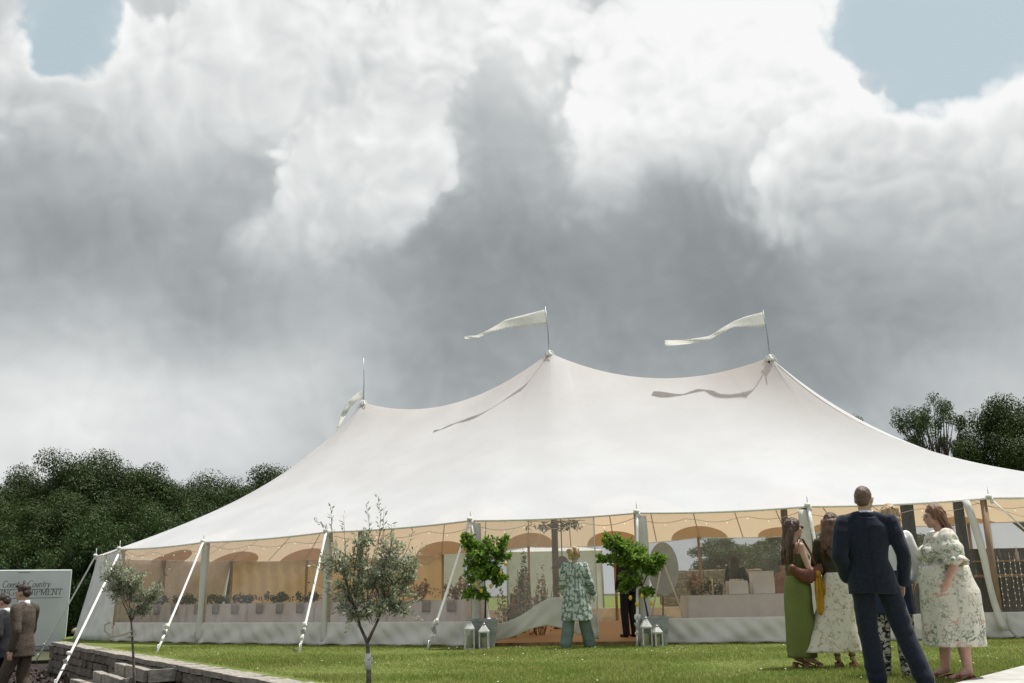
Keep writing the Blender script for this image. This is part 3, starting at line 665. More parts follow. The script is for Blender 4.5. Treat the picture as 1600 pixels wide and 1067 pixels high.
# stroke lettering, serif capitals and a slanted upper-and-lower-case line
def arc(cx, cy, rx, ry, a0, a1, n=12): return [(cx + rx * math.cos(math.radians(a0 + (a1 - a0) * i / n)), cy + ry * math.sin(math.radians(a0 + (a1 - a0) * i / n))) for i in range(n + 1)]
G = {'C': (.72, [arc(.40, .5, .36, .5, 45, 315)], []), 'A': (.74, [[(.03, 0), (.37, 1)], [(.37, 1), (.71, 0)], [(.17, .36), (.57, .36)]], [(.03, 0), (.71, 0)]),
     'T': (.66, [[(.33, 0), (.33, 1)], [(.03, .98), (.63, .98)], [(.03, .98), (.03, .82)], [(.63, .98), (.63, .82)]], [(.33, 0)]),
     'E': (.62, [[(.12, 0), (.12, 1)], [(.12, .98), (.56, .98)], [(.12, .52), (.44, .52)], [(.12, .02), (.58, .02)], [(.58, .02), (.58, .18)], [(.56, .98), (.56, .84)]], [(.12, 0), (.12, 1)]),
     'R': (.70, [[(.12, 0), (.12, 1)], [(.12, .98), (.34, .98)] + arc(.36, .75, .22, .23, 90, -90) + [(.12, .52)], [(.34, .52), (.66, 0)]], [(.12, 0), (.12, 1), (.66, 0)]),
     'I': (.28, [[(.14, 0), (.14, 1)]], [(.14, 0), (.14, 1)]), 'N': (.76, [[(.12, 0), (.12, 1)], [(.12, 1), (.64, 0)], [(.64, 0), (.64, 1)]], [(.12, 0), (.12, 1), (.64, 1)]),
     'G': (.76, [arc(.40, .5, .36, .5, 45, 300), [(.68, .08), (.68, .42)], [(.5, .42), (.76, .42)]], []), 'Q': (.80, [arc(.40, .5, .37, .5, 0, 360, 18), [(.42, .1), (.74, -.18)]], []),
     'U': (.74, [[(.12, 1), (.12, .3)] + arc(.37, .3, .25, .3, 180, 360) + [(.62, 1)]], [(.12, 1), (.62, 1)]), 'P': (.60, [[(.12, 0), (.12, 1)], [(.12, .98), (.32, .98)] + arc(.34, .74, .22, .24, 90, -90) + [(.12, .5)]], [(.12, 0), (.12, 1)]),
     'M': (.92, [[(.12, 0), (.12, 1)], [(.12, 1), (.46, .1)], [(.46, .1), (.80, 1)], [(.80, 1), (.80, 0)]], [(.12, 0), (.80, 0), (.12, 1), (.80, 1)]),
     'o': (.50, [arc(.25, .30, .20, .30, 0, 360, 16)], []), 'a': (.48, [arc(.22, .28, .18, .28, 0, 360, 14), [(.40, .58), (.40, .06), (.46, 0)]], []), 's': (.38, [arc(.19, .45, .13, .14, 30, 270, 8) + arc(.19, .15, .14, .16, 90, -150, 8)], []),
     't': (.32, [[(.15, .85), (.15, .08), (.26, 0)], [(.02, .6), (.28, .6)]], []), 'u': (.50, [[(.08, .6), (.08, .2)] + arc(.23, .2, .15, .2, 180, 330) + [(.40, .6)], [(.40, .6), (.40, 0)]], []), 'n': (.50, [[(.08, .6), (.08, 0)], [(.08, .42)] + arc(.24, .42, .16, .18, 150, 0, 8) + [(.40, 0)]], []),
     'r': (.36, [[(.08, .6), (.08, 0)], [(.08, .4)] + arc(.22, .42, .14, .18, 150, 40, 6)], []), 'y': (.48, [[(.05, .6), (.24, .0)], [(.43, .6), (.14, -.30), (.02, -.28)]], []), '&': (.70, [[(.66, .02), (.2, .72)] + arc(.32, .82, .14, .17, 200, -20, 8) + [(.12, .34)] + arc(.28, .22, .20, .22, 150, 330, 8) + [(.62, .48)]], []), '0': (.52, [arc(.26, .5, .2, .5, 0, 360, 16)], []), '1': (.34, [[(.08, .82), (.19, 1), (.19, 0)]], [(.19, 0)])}
def lettering(txt, name, x_start, x_end, y_base, hpx, slant=0.0, wt=.10):
    P0 = on_panel(x_start, y_base); P1 = on_panel(x_end, y_base); H_ = hpx / F_PX * TY; tot = sum(.34 if ch == ' ' else G[ch][0] + .06 for ch in txt); sx = (P1[0] - P0[0]) / tot; X = 0.0
    for ch in txt:
        if ch == ' ': X += .34; continue
        gw, strokes, serifs = G[ch]; mb = MB()
        for stz in strokes + [[(x - .10, y), (x + .10, y)] for x, y in serifs]:
            for (ax, ay), (bx, by) in zip(stz[:-1], stz[1:]):
                vert = abs(by - ay) > abs(bx - ax) * .8; t_ = (wt if vert else wt * .5) * H_ / 2; d = np.array([(bx - ax) * sx + slant * (by - ay) * H_, (by - ay) * H_]); L_ = np.linalg.norm(d) + 1e-9; nn = np.array([-d[1], d[0]]) / L_ * t_; d = d / L_ * t_ * .4
                p = np.array([(X + ax) * sx + slant * ay * H_, ay * H_]); q_ = np.array([(X + bx) * sx + slant * by * H_, by * H_])
                c4 = [p - d - nn, q_ + d - nn, q_ + d + nn, p - d + nn]; mb.add([(trl / 2 + P0[0] + c[0], -1.004, P0[1] + c[1] - LOW) for c in c4], [(0, 1, 2, 3)])
        mb.build(name, M_INK, body, smooth=False); X += gw + .06
lettering('Coast & Country', 'letter', 3, 78, 917.5, 10.0, .18, .085)
lettering('CATERING EQUIPMENT', 'letter', -42, 97, 930.5, 8.6, .04, .105)
lettering('0101', 'letter', -10, 12, 957, 9, .0, .14)
for y_, xa, xb in ((920, -40, 97), (934, -40, 96), (893.5, 28, 47)):
    p, q_ = on_panel(xa, y_), on_panel(xb, y_); mb = MB(); mb.box((trl / 2 + (p[0] + q_[0]) / 2, -1.003, (p[1] + q_[1]) / 2 - LOW), (q_[0] - p[0], .004, .014)); mb.build('ruled_line', M_INK, body, smooth=False)

# ------------------------------------------------------------------ trees
M_BARK = mat('bark', (.10, .08, .06), .9, .3, 10, .8, 30); M_BARKG = mat('grey_bark', (.20, .17, .14), .85, .25, 14, .6, 40)
M_OAK = mat('oak_leaf', (.052, .082, .016), .6, .3, .5, transl=.25, isl=.45, col2=(.034, .057, .012))
M_OAK2 = mat('hazel_leaf', (.055, .10, .022), .6, .25, .6, transl=.28, isl=.4, col2=(.032, .062, .015))
M_ASH = mat('ash_leaf', (.060, .10, .026), .6, .25, .6, transl=.28, isl=.4, col2=(.04, .07, .02))
def leaf_quads(cen, nrm, L_, W_, droop=.0):
    n = len(cen); nrm = nrm / (np.linalg.norm(nrm, axis=1)[:, None] + 1e-9); r = RNG.normal(size=(n, 3)); ax = np.cross(nrm, r); ax /= (np.linalg.norm(ax, axis=1)[:, None] + 1e-9); ay = np.cross(nrm, ax)
    L_ = (L_ * RNG.uniform(.65, 1.25, n))[:, None]; W_ = (W_ * RNG.uniform(.65, 1.25, n))[:, None]
    return np.stack([cen - ax * L_ / 2, cen + ay * W_ / 2 + nrm * W_ * .2, cen + ax * L_ / 2 - nrm * L_ * droop, cen - ay * W_ / 2 + nrm * W_ * .2], 1)
def big_tree(name, H_, R_, z0, nleaf, nclump, leaf, mleaf, mbark, seed, airy=0.0, flat=.8):
    rg = np.random.default_rng(seed); root = thing(name, '', 'tree')
    th = max(z0, .6); mb = MB(); mb.tube([(0, 0, 0), (.1, 0, th * .5), (.05, .1, th + .15 * (H_ - th)), (0, 0, H_ * .62)], [R_ * .07 + .08, R_ * .055 + .06, R_ * .045 + .04, .06], 9)
    cz = (H_ + z0) / 2; rz = (H_ - z0) / 2; CL = []
    for k in range(nclump):
        d = rg.normal(size=3); d /= np.linalg.norm(d); r = rg.uniform(.55, 1.0) ** .6 * (1 + .18 * math.sin(3.1 * d[0] + 5 * d[1] + seed) + .12 * math.sin(7 * d[2] + 6 * d[0]))
        c = np.array([d[0] * R_ * r * .86, d[1] * R_ * r * .86, cz + d[2] * rz * r * .88]); CL.append((c, rg.uniform(.16, .30) * R_ * (1 - .35 * airy)))
    for k in range(0, nclump, max(1, int(nclump / (26 + 40 * airy)))):
        c, r = CL[k]; b = np.array([.03, .03, th + (H_ - th) * rg.uniform(.0, .35)]); m_ = (b + c) / 2 + np.array([0, 0, -.08 * R_]) + rg.normal(size=3) * .06 * R_; mb.tube([b, m_, c], [.035 * R_ * .6 + .03, .03 * R_ * .5 + .02, .015], 5)
    mb.build('trunk', mbark, root); per = nleaf // nclump; Q = []
    for c, r in CL:
        d = rg.normal(size=(per, 3)); d /= np.linalg.norm(d, axis=1)[:, None]; rr = r * (rg.random(per) ** (.35)) ; P = c + d * rr[:, None] * np.array([1.1, 1.1, flat]); nr = d * .8 + rg.normal(size=(per, 3)) * .55 + np.array([0, 0, .45]); Q.append(leaf_quads(P, nr, leaf, leaf * .62))
    add_obj('crown', quad_mesh('crown', np.concatenate(Q)), mleaf, root, smooth=False); return root
def put(root, first, loc, s, rz, label, group):
    o = root if first else copy_tree(root); o.location = tuple(float(v) for v in loc); o.scale = (s, s, s) if np.isscalar(s) else s; o.rotation_euler = (0, 0, rz); tag(o, label, 'tree', group); return o
oaks = [big_tree('woodland_tree', 9.5, 4.2, .8, 95000, 170, .125, M_OAK, M_BARK, 11), big_tree('woodland_tree', 9.0, 3.8, .6, 85000, 140, .125, M_OAK, M_BARK, 12), big_tree('woodland_tree', 8.0, 4.4, .5, 90000, 160, .12, M_OAK, M_BARK, 13)]
used = [False] * 3
def wood(px, top, Y, rad, v, label='dense dark green tree in the wood behind the white trailer', group='trees of the wood behind the trailer'):
    p = at_Y(px, top, Y); H0, R0 = ((9.5, 4.2), (9.0, 3.8), (8.0, 4.4))[v]; h = (p[2] - LOW) / H0 / 1.02; r = rad / R0; put(oaks[v], not used[v], (p[0], Y, LOW), (r, r, h), random.uniform(0, 6.28), label, group); used[v] = True
for a in ((-70, 742, 46, 3.6, 1), (-20, 752, 48, 3.4, 2), (35, 742, 50, 3.0, 1), (75, 716, 51, 3.2, 0), (125, 700, 50, 3.4, 0), (178, 701, 50, 3.2, 1), (222, 720, 51, 2.8, 0), (262, 744, 54, 2.8, 2), (305, 741, 56, 3.0, 1), (345, 743, 58, 4.0, 2), (385, 740, 60, 4.2, 0), (420, 733, 61, 4.2, 2), (440, 728, 62, 4.4, 1), (470, 721, 63, 4.4, 0), (510, 716, 64, 3.6, 2), (15, 775, 44, 3.0, 2), (90, 765, 45, 3.0, 1), (150, 760, 44, 3.0, 0), (215, 775, 46, 3.0, 2), (280, 785, 50, 3.2, 0), (340, 790, 53, 3.2, 1), (400, 780, 57, 3.4, 2)): wood(*a)
hz = big_tree('hazel_bush', 4.2, 2.3, .2, 30000, 70, .12, M_OAK2, M_BARK, 21); f_ = True
for px, top, Y, r in ((150, 818, 36, 1.9), (178, 838, 34.5, 1.3), (230, 812, 39, 1.8), (60, 850, 38, 1.7), (110, 846, 37, 1.6), (10, 838, 40, 2.0), (290, 815, 40, 1.6)):
    p = at_Y(px, top, Y); put(hz, f_, (p[0], Y, LOW), (r / 2.3, r / 2.3, (p[2] - LOW) / 4.25), random.uniform(0, 6), 'brighter green hazel bush along the edge of the dark wood', 'bushes along the wood'); f_ = False
p = at_Y(1452, 618, 48); ash = big_tree('ash_tree', 11, 3.3, 4.2, 30000, 130, .12, M_ASH, M_BARK, 31, airy=1.0); put(ash, True, (p[0], 48, 0), (.66, .66, p[2] / 11.1), .5, 'airy tree with bare branches showing, beside the dark oak past the tent', None)
oak = big_tree('oak_tree', 11, 4.6, 3.2, 70000, 90, .14, M_OAK, M_BARK, 32, airy=.4)
for q_, (px, top, Y, r, lb) in enumerate(((1578, 612, 46, .70, 'dark dense oak with low trunks visible, rising behind the right slope of the tent'), (1680, 600, 47, .8, 'dark oak standing farther out past the airy tree'))):
    p = at_Y(px, top, Y); put(oak, q_ == 0, (p[0], Y, 0), (r, r, p[2] / 11.1), 1.0 + q_ * 2.2, lb, None)
p = at_Y(1331, 646, 50); put(oak, False, (p[0], 50, 0), (.45, .45, p[2] / 11.1), 2.0, 'dark tree whose tip just shows above the right roof slope', None)
for px, top, Y, r in ((1215, 820, 52, 2.6), (1300, 815, 50, 2.6), (1390, 810, 48, 2.4), (1140, 832, 54, 2.6)):
    p = at_Y(px, top, Y); put(hz, False, (p[0], Y, 0), (r / 2.3, r / 2.3, p[2] / 4.25), random.uniform(0, 6), 'green bush beyond the lawn, seen through the clear tent wall', 'bushes behind the tent')

# ------------------------------------------------------------------ olives and lemons
M_OLIVE = mat('olive_leaf', (.29, .335, .19), .40, .2, 6, transl=.42, isl=.55, col2=(.48, .51, .39), spec=.8)  # colour raised so that pale sky reflection on the leaves is painted in
M_LEMONL = mat('lemon_leaf', (.27, .41, .07), .30, .2, 6, transl=.45, isl=.6, col2=(.14, .26, .04), spec=.6); M_LEMON = mat('lemon_rind', (.75, .55, .06), .45, .08, 30, .15, 90)
def branchy(root, stem, crown, forks, leafL, leafW, per, mbark, mleaf, seed, r0, spread=.05, sprigs=()):
    """stem points, crown ellipsoids (centre, radii, shoots), leaves set in rows along every shoot"""
    rg = np.random.default_rng(seed); mb = MB(); mb.tube(stem, np.linspace(r0, r0 * .6, len(stem)), 8); top = np.asarray(stem[-1], float); Q = []; TW = MB()
    def shoot(a, b, n, r):
        a = np.asarray(a); b = np.asarray(b); m_ = (a + b) / 2 + rg.normal(size=3) * .06 * np.linalg.norm(b - a); m_[2] += .03; pts = [a, m_, b]; TW.tube(pts, [r, r * .7, r * .35], 4)
        t = np.linspace(.25, 1.0, n); P = np.array([(1 - q) ** 2 * a + 2 * q * (1 - q) * m_ + q * q * b for q in t]); d = (b - a) / (np.linalg.norm(b - a) + 1e-9)
        for q in range(n):
            s_ = rg.normal(size=3); s_ -= d * (s_ @ d); s_ /= np.linalg.norm(s_); ax = d * rg.uniform(.3, .9) + s_ * rg.uniform(.5, 1.0); ax /= np.linalg.norm(ax); c = P[q] + ax * leafL * .5; nn = np.cross(ax, rg.normal(size=3)); nn /= np.linalg.norm(nn); ay = np.cross(nn, ax); L_ = leafL * rg.uniform(.6, 1.2); W_ = leafW * rg.uniform(.7, 1.2)
            Q.append([c - ax * L_ / 2, c + ay * W_ / 2 + nn * W_ * .18, c + ax * L_ / 2, c - ay * W_ / 2 + nn * W_ * .18])
    for (c, r, k) in crown:
        c = np.asarray(c, float); base = top + (c - top) * .12; fk_ = min(forks, key=lambda q: np.linalg.norm(q - c)) if forks else top; mb.tube([fk_, (fk_ + c) / 2 + rg.normal(size=3) * .02 + np.array([0, 0, .02]), c], [r0 * (.35 if forks else .5), r0 * .25, r0 * .14], 6)
        for q in range(k):
            d = rg.normal(size=3); d /= np.linalg.norm(d); d[2] = d[2] * .8 + .15; e_ = c + d * np.asarray(r) * rg.uniform(.45, 1.05); a = c + (e_ - c) * rg.uniform(0, .35) + (top - c) * rg.uniform(0, .5) * (rg.random() < .4); shoot(a, e_, per, r0 * .12)
    for a, b, n in sprigs: shoot(a, b, n, r0 * .12)
    [mb.tube([top, (top + q) / 2 + rg.normal(size=3) * .01, q], [r0 * .62, r0 * .5, r0 * .38], 7) for q in (forks or [])]; mb.build('trunk', mbark, root); TW.build('twigs', mbark, root)['kind'] = 'stuff'; add_obj('crown', quad_mesh('crown', np.array(Q)), mleaf, root, smooth=False)
OY = 8.55; ob = at_Y(577, 1085, OY); ol = thing('olive_tree', 'young olive tree with bushy silver green crown and taped stem standing on the lawn', 'tree', (ob[0], OY, 0)); oo = np.array([ob[0], OY, 0])
lp = lambda x, y, dy=0.0: at_Y(x, y, OY + dy) - oo
fk = lp(574, 1003)
branchy(ol, [(0, 0, -.03), lp(576, 1050), lp(575, 1020), fk], [(lp(545, 925, .05), (.21, .2, .22), 40), (lp(612, 912, -.03), (.23, .2, .25), 50), (lp(575, 892, .0), (.24, .22, .24), 46), (lp(530, 880, -.05), (.18, .17, .22), 30), (lp(632, 890, .05), (.17, .17, .22), 36), (lp(590, 950, -.1), (.24, .14, .12), 26), (lp(548, 955, -.05), (.17, .14, .12), 20), (lp(625, 945, -.05), (.18, .14, .14), 24), (lp(610, 860, .0), (.12, .12, .18), 26), (lp(560, 850, .0), (.15, .12, .14), 18)], [lp(557, 955, .03), lp(598, 950, -.03)], .056, .0145, 15, M_BARKG, M_OLIVE, 5, .024,
        sprigs=[(lp(590, 860), lp(590, 775), 20), (lp(575, 860), lp(572, 786), 20), (lp(525, 880), lp(517, 792), 22), (lp(540, 870), lp(537, 803), 14), (lp(520, 850), lp(492, 812), 12), (lp(640, 890), lp(662, 850), 14), (lp(610, 880), lp(612, 818), 16), (lp(600, 870), lp(600, 795), 16), (lp(625, 880), lp(645, 830), 14), (lp(520, 900), lp(484, 880), 9), (lp(530, 930), lp(487, 910), 9), (lp(620, 950), lp(655, 968), 10), (lp(550, 950), lp(545, 985), 8)])
mb = MB(); mb.tube([lp(576, 1046), lp(575.5, 1035), lp(575, 1020)], [.027, .027, .026], 9); q_ = lp(582, 1030); mb.tube([lp(575, 1030, -.03), lp(581, 1026, -.05), lp(582, 1036, -.05)], .006, 5); mb.build('tree_tape', M_WEB, ol)
SY = 10.6; sb = at_Y(208, 1100, SY); o2 = thing('olive_tree', 'slender olive tree with a cream rope loop on its stem, below the stone wall', 'tree', (sb[0] + .08, SY, LOW)); oo2 = np.array([sb[0] + .08, SY, LOW]); l2 = lambda x, y, dy=0.0: at_Y(x, y, SY + dy) - oo2
branchy(o2, [(0, 0, -.03), l2(209, 1040), l2(207, 1000), l2(205, 970)], [(l2(190, 925), (.17, .17, .18), 46), (l2(225, 935, .05), (.2, .17, .17), 54), (l2(205, 905), (.19, .17, .17), 50), (l2(178, 895, -.05), (.14, .14, .18), 34), (l2(215, 955), (.17, .12, .08), 22), (l2(242, 925), (.10, .12, .13), 22)], None, .052, .0135, 15, M_BARKG, M_OLIVE, 6, .017, sprigs=[(l2(240, 920), l2(268, 880), 16), (l2(200, 890), l2(199, 866), 12), (l2(250, 930), l2(262, 915), 8), (l2(180, 890), l2(165, 870), 10), (l2(195, 890), l2(188, 862), 10), (l2(165, 900), l2(157, 890), 6)])
mb = MB(); mb.tube([l2(207, 985, -.03), l2(190, 992, -.08), l2(174, 994, -.08), l2(164, 985, -.05), l2(163, 976, -.05), l2(172, 971, -.02), l2(177, 978, -.04), l2(176, 993, -.08), l2(195, 990, -.06), l2(210, 984, .02), l2(212, 990, -.03), l2(200, 996, -.04)], .009, 6); mb.build('rope_loop', M_ROPE, o2)
LEM = {}
def lemon(px, base_y, Y, crown, lemons, stem_px, seed, label):
    b = at_z(px, base_y); b = np.array([at_Y(px, base_y, Y)[0], Y, 0]); root = thing('lemon_tree', label, 'tree', (b[0], Y, 0), group=None); l3 = lambda x, y, dy=0.0: at_Y(x, y, Y + dy) - b
    stem = [l3(*stem_px[0]), l3(*stem_px[1]), l3(*stem_px[2])]
    cr_ = [(l3(x, y, dy), (rx * 1.25, rx * 1.1, rz * 1.3), int(k * 1.35)) for x, y, dy, rx, rz, k in crown]
    branchy(root, stem, cr_, None, .078, .040, 18, M_BARK, M_LEMONL, seed, .017)
    for x, y in lemons:
        mb = MB(); c = l3(x, y, -.12); mb.ell(c, (.03, .03, .040), n=12, m=8); mb.ell(c + np.array([0, 0, -.036]), (.010, .010, .012), n=8, m=5); mb.build('lemon', M_LEMON, root)
    return b
lb1 = lemon(757, 1010, 17.3, [(758, 885, 0, .30, .30, 46), (745, 870, 0, .22, .18, 34), (770, 855, 0, .22, .16, 34), (735, 850, 0, .13, .13, 18), (785, 868, .05, .14, .10, 18), (760, 895, -.05, .24, .16, 36), (738, 900, 0, .13, .13, 16), (780, 905, 0, .14, .12, 18), (735, 928, -.05, .12, .10, 14), (755, 930, 0, .10, .10, 12), (728, 838, 0, .06, .06, 7), (789, 842, 0, .05, .07, 6)], [(790, 880), (782, 895), (745, 912), (767, 915), (752, 922)], [(758, 965), (759, 930), (757, 905)], 41, 'lemon tree in a grey planter whose foliage covers the post left of the doorway')
lb2 = lemon(1021, 1010, 16.95, [(988, 872, 0, .34, .22, 50), (965, 850, 0, .22, .15, 32), (985, 865, 0, .22, .17, 40), (950, 845, 0, .13, .12, 18), (1000, 880, -.05, .24, .17, 42), (1018, 885, 0, .16, .17, 28), (945, 873, 0, .16, .06, 12), (1030, 875, 0, .10, .10, 14), (985, 905, 0, .18, .12, 22), (975, 920, 0, .10, .10, 10), (1010, 925, 0, .12, .08, 12)], [(985, 933), (995, 943), (1018, 942), (1003, 930)], [(1013, 965), (1009, 945), (1003, 915)], 42, 'lemon tree leaning towards the doorway, yellow lemons hanging low on it')
M_ZINC = mat('zinc_planter', (.36, .385, .40), .55, .14, 7, .06, 40, metal=.35)
def planter(b, h, w0, w1, rz, label):
    root = thing('planter', label, 'planter', (b[0], b[1], 0), rz); mb = MB(); mb.box((0, 0, h / 2), (w0, w0, h), taper=w1 / w0); mb.build('pot', M_ZINC, root, smooth=False, bevel=.006)
    mb = MB(); k = w1 / 2
    for x, y, sx, sy in ((0, -k, w1 + .05, .03), (0, k, w1 + .05, .03), (-k, 0, .03, w1 - .012), (k, 0, .03, w1 - .012)): mb.box((x, y, h + .004), (sx, sy, .035))
    mb.build('rim', M_ZINC, root, smooth=False); mb = MB(); mb.box((0, 0, h + .002), (w1 - .04, w1 - .04, .01)); mb.build('soil', M_MULCH, root, smooth=False)
p1 = at_Y(757, 985, 17.35); planter((p1[0], 17.35), .46, .34, .44, .05, 'zinc planter in shade behind the left pair of lanterns, without a wide rim showing'); p2 = at_Y(1023, 985, 16.98); planter((p2[0], 16.98), .46, .36, .46, -.06, 'zinc planter beside the doorway with lanterns before its left corner')
# lanterns with fat candles
M_LANT = mat('lantern_enamel', (.60, .60, .57), .45, .12, 20, .1, 60); M_WAX = mat('candle_wax', (.78, .72, .56), .5, .05); M_LGL = bpy.data.materials.new('lantern_glass'); M_LGL.use_nodes = True
_t = NT(M_LGL.node_tree); _t.t.nodes.clear(); _o = _t.n('ShaderNodeOutputMaterial'); _a = _t.n('ShaderNodeBsdfTransparent'); _a.inputs[0].default_value = (.9, .93, .92, 1); _b = _t.n('ShaderNodeBsdfGlossy'); _b.inputs['Roughness'].default_value = .03; _m = _t.n('ShaderNodeMixShader'); _fr = _t.n('ShaderNodeFresnel'); _t.lk(_fr.outputs[0], _m.inputs[0]); _t.lk(_a.outputs[0], _m.inputs[1]); _t.lk(_b.outputs[0], _m.inputs[2]); _t.lk(_m.outputs[0], _o.inputs[0])
def lantern(px, Y, h, wd, rz, label):
    b = at_Y(px, 1000, Y); root = thing('lantern', label, 'lantern', (b[0], b[1], 0), rz, 'lanterns by the doorway'); bh = h * .62; mb = MB(); mb.box((0, 0, .012), (wd, wd, .024)); mb.box((0, 0, bh), (wd, wd, .02))
    for x in (-1, 1):
        for y in (-1, 1): mb.box((x * (wd / 2 - .011), y * (wd / 2 - .011), bh / 2), (.022, .022, bh - .03))
    mb.build('frame', M_LANT, root, smooth=False)
    mb = MB(); mb.box((0, 0, bh + .01 + h * .13), (wd * 1.08, wd * 1.08, h * .26), taper=.22); mb.build('roof', M_LANT, root, smooth=False, bevel=.004); mb = MB(); mb.lathe([(.02, bh + h * .27), (.028, bh + h * .29), (.028, bh + h * .32), (.012, bh + h * .34)], n=10); mb.tube([(-.025, 0, bh + h * .34), (0, 0, bh + h * .38), (.025, 0, bh + h * .34)], .005, 5); mb.build('handle', M_STEEL, root)
    for x, y, sx, sy in ((0, -1, 1, 0), (0, 1, 1, 0), (-1, 0, 0, 1), (1, 0, 0, 1)):
        mb = MB(); k = wd / 2 - .012; u_ = wd / 2 - .024; mb.add([(x * k - sx * u_, y * k - sy * u_, .026), (x * k + sx * u_, y * k + sy * u_, .026), (x * k + sx * u_, y * k + sy * u_, bh - .012), (x * k - sx * u_, y * k - sy * u_, bh - .012)], [(0, 1, 2, 3)]); mb.build('pane', M_LGL, root, smooth=False)
    mb = MB(); mb.lathe([(wd * .27, .026), (wd * .27, bh * .66), (wd * .22, bh * .70)], n=14); mb.build('candle', M_WAX, root)
lantern(733, 16.95, .52, .175, .12, 'tall white lantern with wide cream candle, by the planter left of the doorway'); lantern(756.5, 16.98, .44, .165, -.1, 'shorter white lantern beside the tall lantern left of the doorway'); lantern(1010.5, 16.6, .50, .165, .08, 'white lantern with tall pointed roof before the planter by the doorway'); lantern(1027.5, 16.55, .36, .14, .3, 'small white lantern with round handle in front of the doorway planter')

# ------------------------------------------------------------------ inside the tent
M_FLOOR = mat('board_floor', (.36, .22, .11), .6, .2, 3, .15, 20, stretch=(1, 8, 1)); M_LINEN = mat('white_linen', (.74, .76, .82), .85, .03, 4, .1, 60); M_NAPK = mat('grey_napkin', (.36, .37, .40), .9, .06, 10)
M_LEAFD = mat('dark_foliage', (.05, .075, .028), .6, .3, 6, transl=.2, isl=.5); M_DRY = mat('dried_flower', (.46, .28, .19), .8, .25, 8, transl=.3, isl=.5, col2=(.34, .21, .14)); M_BLUSH = mat('blush_petal', (.66, .45, .36), .7, .15, 9, transl=.2, isl=.35); M_CREAMF = mat('cream_petal', (.72, .66, .54), .7, .1, 9, transl=.2, isl=.3)
fl_pts = [p + i * .12 for p, b, i in SIDE]; o = sheet('floor', [(p[0], p[1]) for p in fl_pts], .05, M_FLOOR, depth=.05)
d1 = np.array([.864, -.504, 0]); n1 = np.array([.504, .864, 0]); org = np.array([-5.73, 23.3, .05]) + n1 * .1; rz1 = math.atan2(d1[1], d1[0])
def table(c, rz, L_, D_, label, clabel, H_=.74, group=None, cg=None, amp=.016):
    t = thing('trestle_table', label, 'table', c, rz, group); mb = MB(); mb.box((0, 0, H_ - .015), (L_, D_, .03)); mb.build('table_top', M_POLE, t, smooth=False)
    for sx in (-1, 1):
        for sy in (-1, 1): mb = MB(); mb.tube([(sx * (L_ / 2 - .15), sy * (D_ / 2 - .1), 0), (sx * (L_ / 2 - .18), sy * (D_ / 2 - .12), H_ - .03)], .02, 6); mb.build('leg', M_STEEL, t)
    g = []; per = []
    for k in range(96):
        s = k / 96 * 2 * (L_ + D_)
        if s < L_: p = (-L_ / 2 + s, -D_ / 2)
        elif s < L_ + D_: p = (L_ / 2, -D_ / 2 + s - L_)
        elif s < 2 * L_ + D_: p = (L_ / 2 - (s - L_ - D_), D_ / 2)
        else: p = (-L_ / 2, D_ / 2 - (s - 2 * L_ - D_))
        per.append(p)
    for j, z in enumerate((H_ + .006, H_ - .003, H_ * .75, H_ * .5, H_ * .25, .015)):
        r_ = []
        for k, (x, y) in enumerate(per):
            o_ = (.004 + .0 * j if j < 2 else .012 + amp * j * .5 * (1 + math.sin(k * 1.05 + 1.5 * math.sin(k * .37)))); r = math.hypot(x / L_, y / D_); nx, ny = (np.sign(x) if abs(abs(x) - L_ / 2) < 1e-6 else 0), (np.sign(y) if abs(abs(y) - D_ / 2) < 1e-6 else 0); r_.append((x + nx * o_, y + ny * o_, z))
        g.append(r_)
    mb = MB(); mb.grid(g, closed=True); mb.f.append(tuple(range(96))); cl = mb.build('tablecloth', M_LINEN); cl.location = t.location; cl.rotation_euler = t.rotation_euler; tag(cl, clabel, 'tablecloth', cg); return t
def bouquet(c, wd, dp, h, n, mats, label, cat='flowers', name='flower_arrangement', seed=0, leaf=.07, group=None, hang=False):
    rg = np.random.default_rng(seed); root = thing(name, label, cat, c, 0, group); mb = MB(); sg = -1 if hang else 1
    for k in range(14):
        e_ = np.array([rg.uniform(-wd, wd) * .42, rg.uniform(-dp, dp) * .42, sg * h * rg.uniform(.5, .95)]); mb.tube([(e_[0] * .3, e_[1] * .3, 0), e_ * np.array([.7, .7, .5]), e_], .006, 4)
    st = mb.build('stems', M_LEAFD, root); st['kind'] = 'stuff'
    for q, (m_, fr, lf) in enumerate(mats):
        k = int(n * fr); d = rg.normal(size=(k, 3)); d /= np.linalg.norm(d, axis=1)[:, None]; P = d * np.array([wd / 2, dp / 2, h / 2]) * (rg.random(k) ** .4)[:, None]; P = P * (1 + .25 * np.sin(P[:, :1] * 23 + q) ) + np.array([0, 0, sg * h / 2]); P[:, 2] += .18 * h * np.sin(P[:, 0] * 17 + seed)
        ob_ = add_obj('foliage' if q == 0 else 'blooms', quad_mesh('leaves', leaf_quads(P, d + rg.normal(size=(k, 3)) * .6, lf, lf * .6)), m_, root, smooth=False); ob_['kind'] = 'stuff'
    return root
names_t = ['table end nearest the corner olive', 'second', 'third', 'fourth', 'fifth']
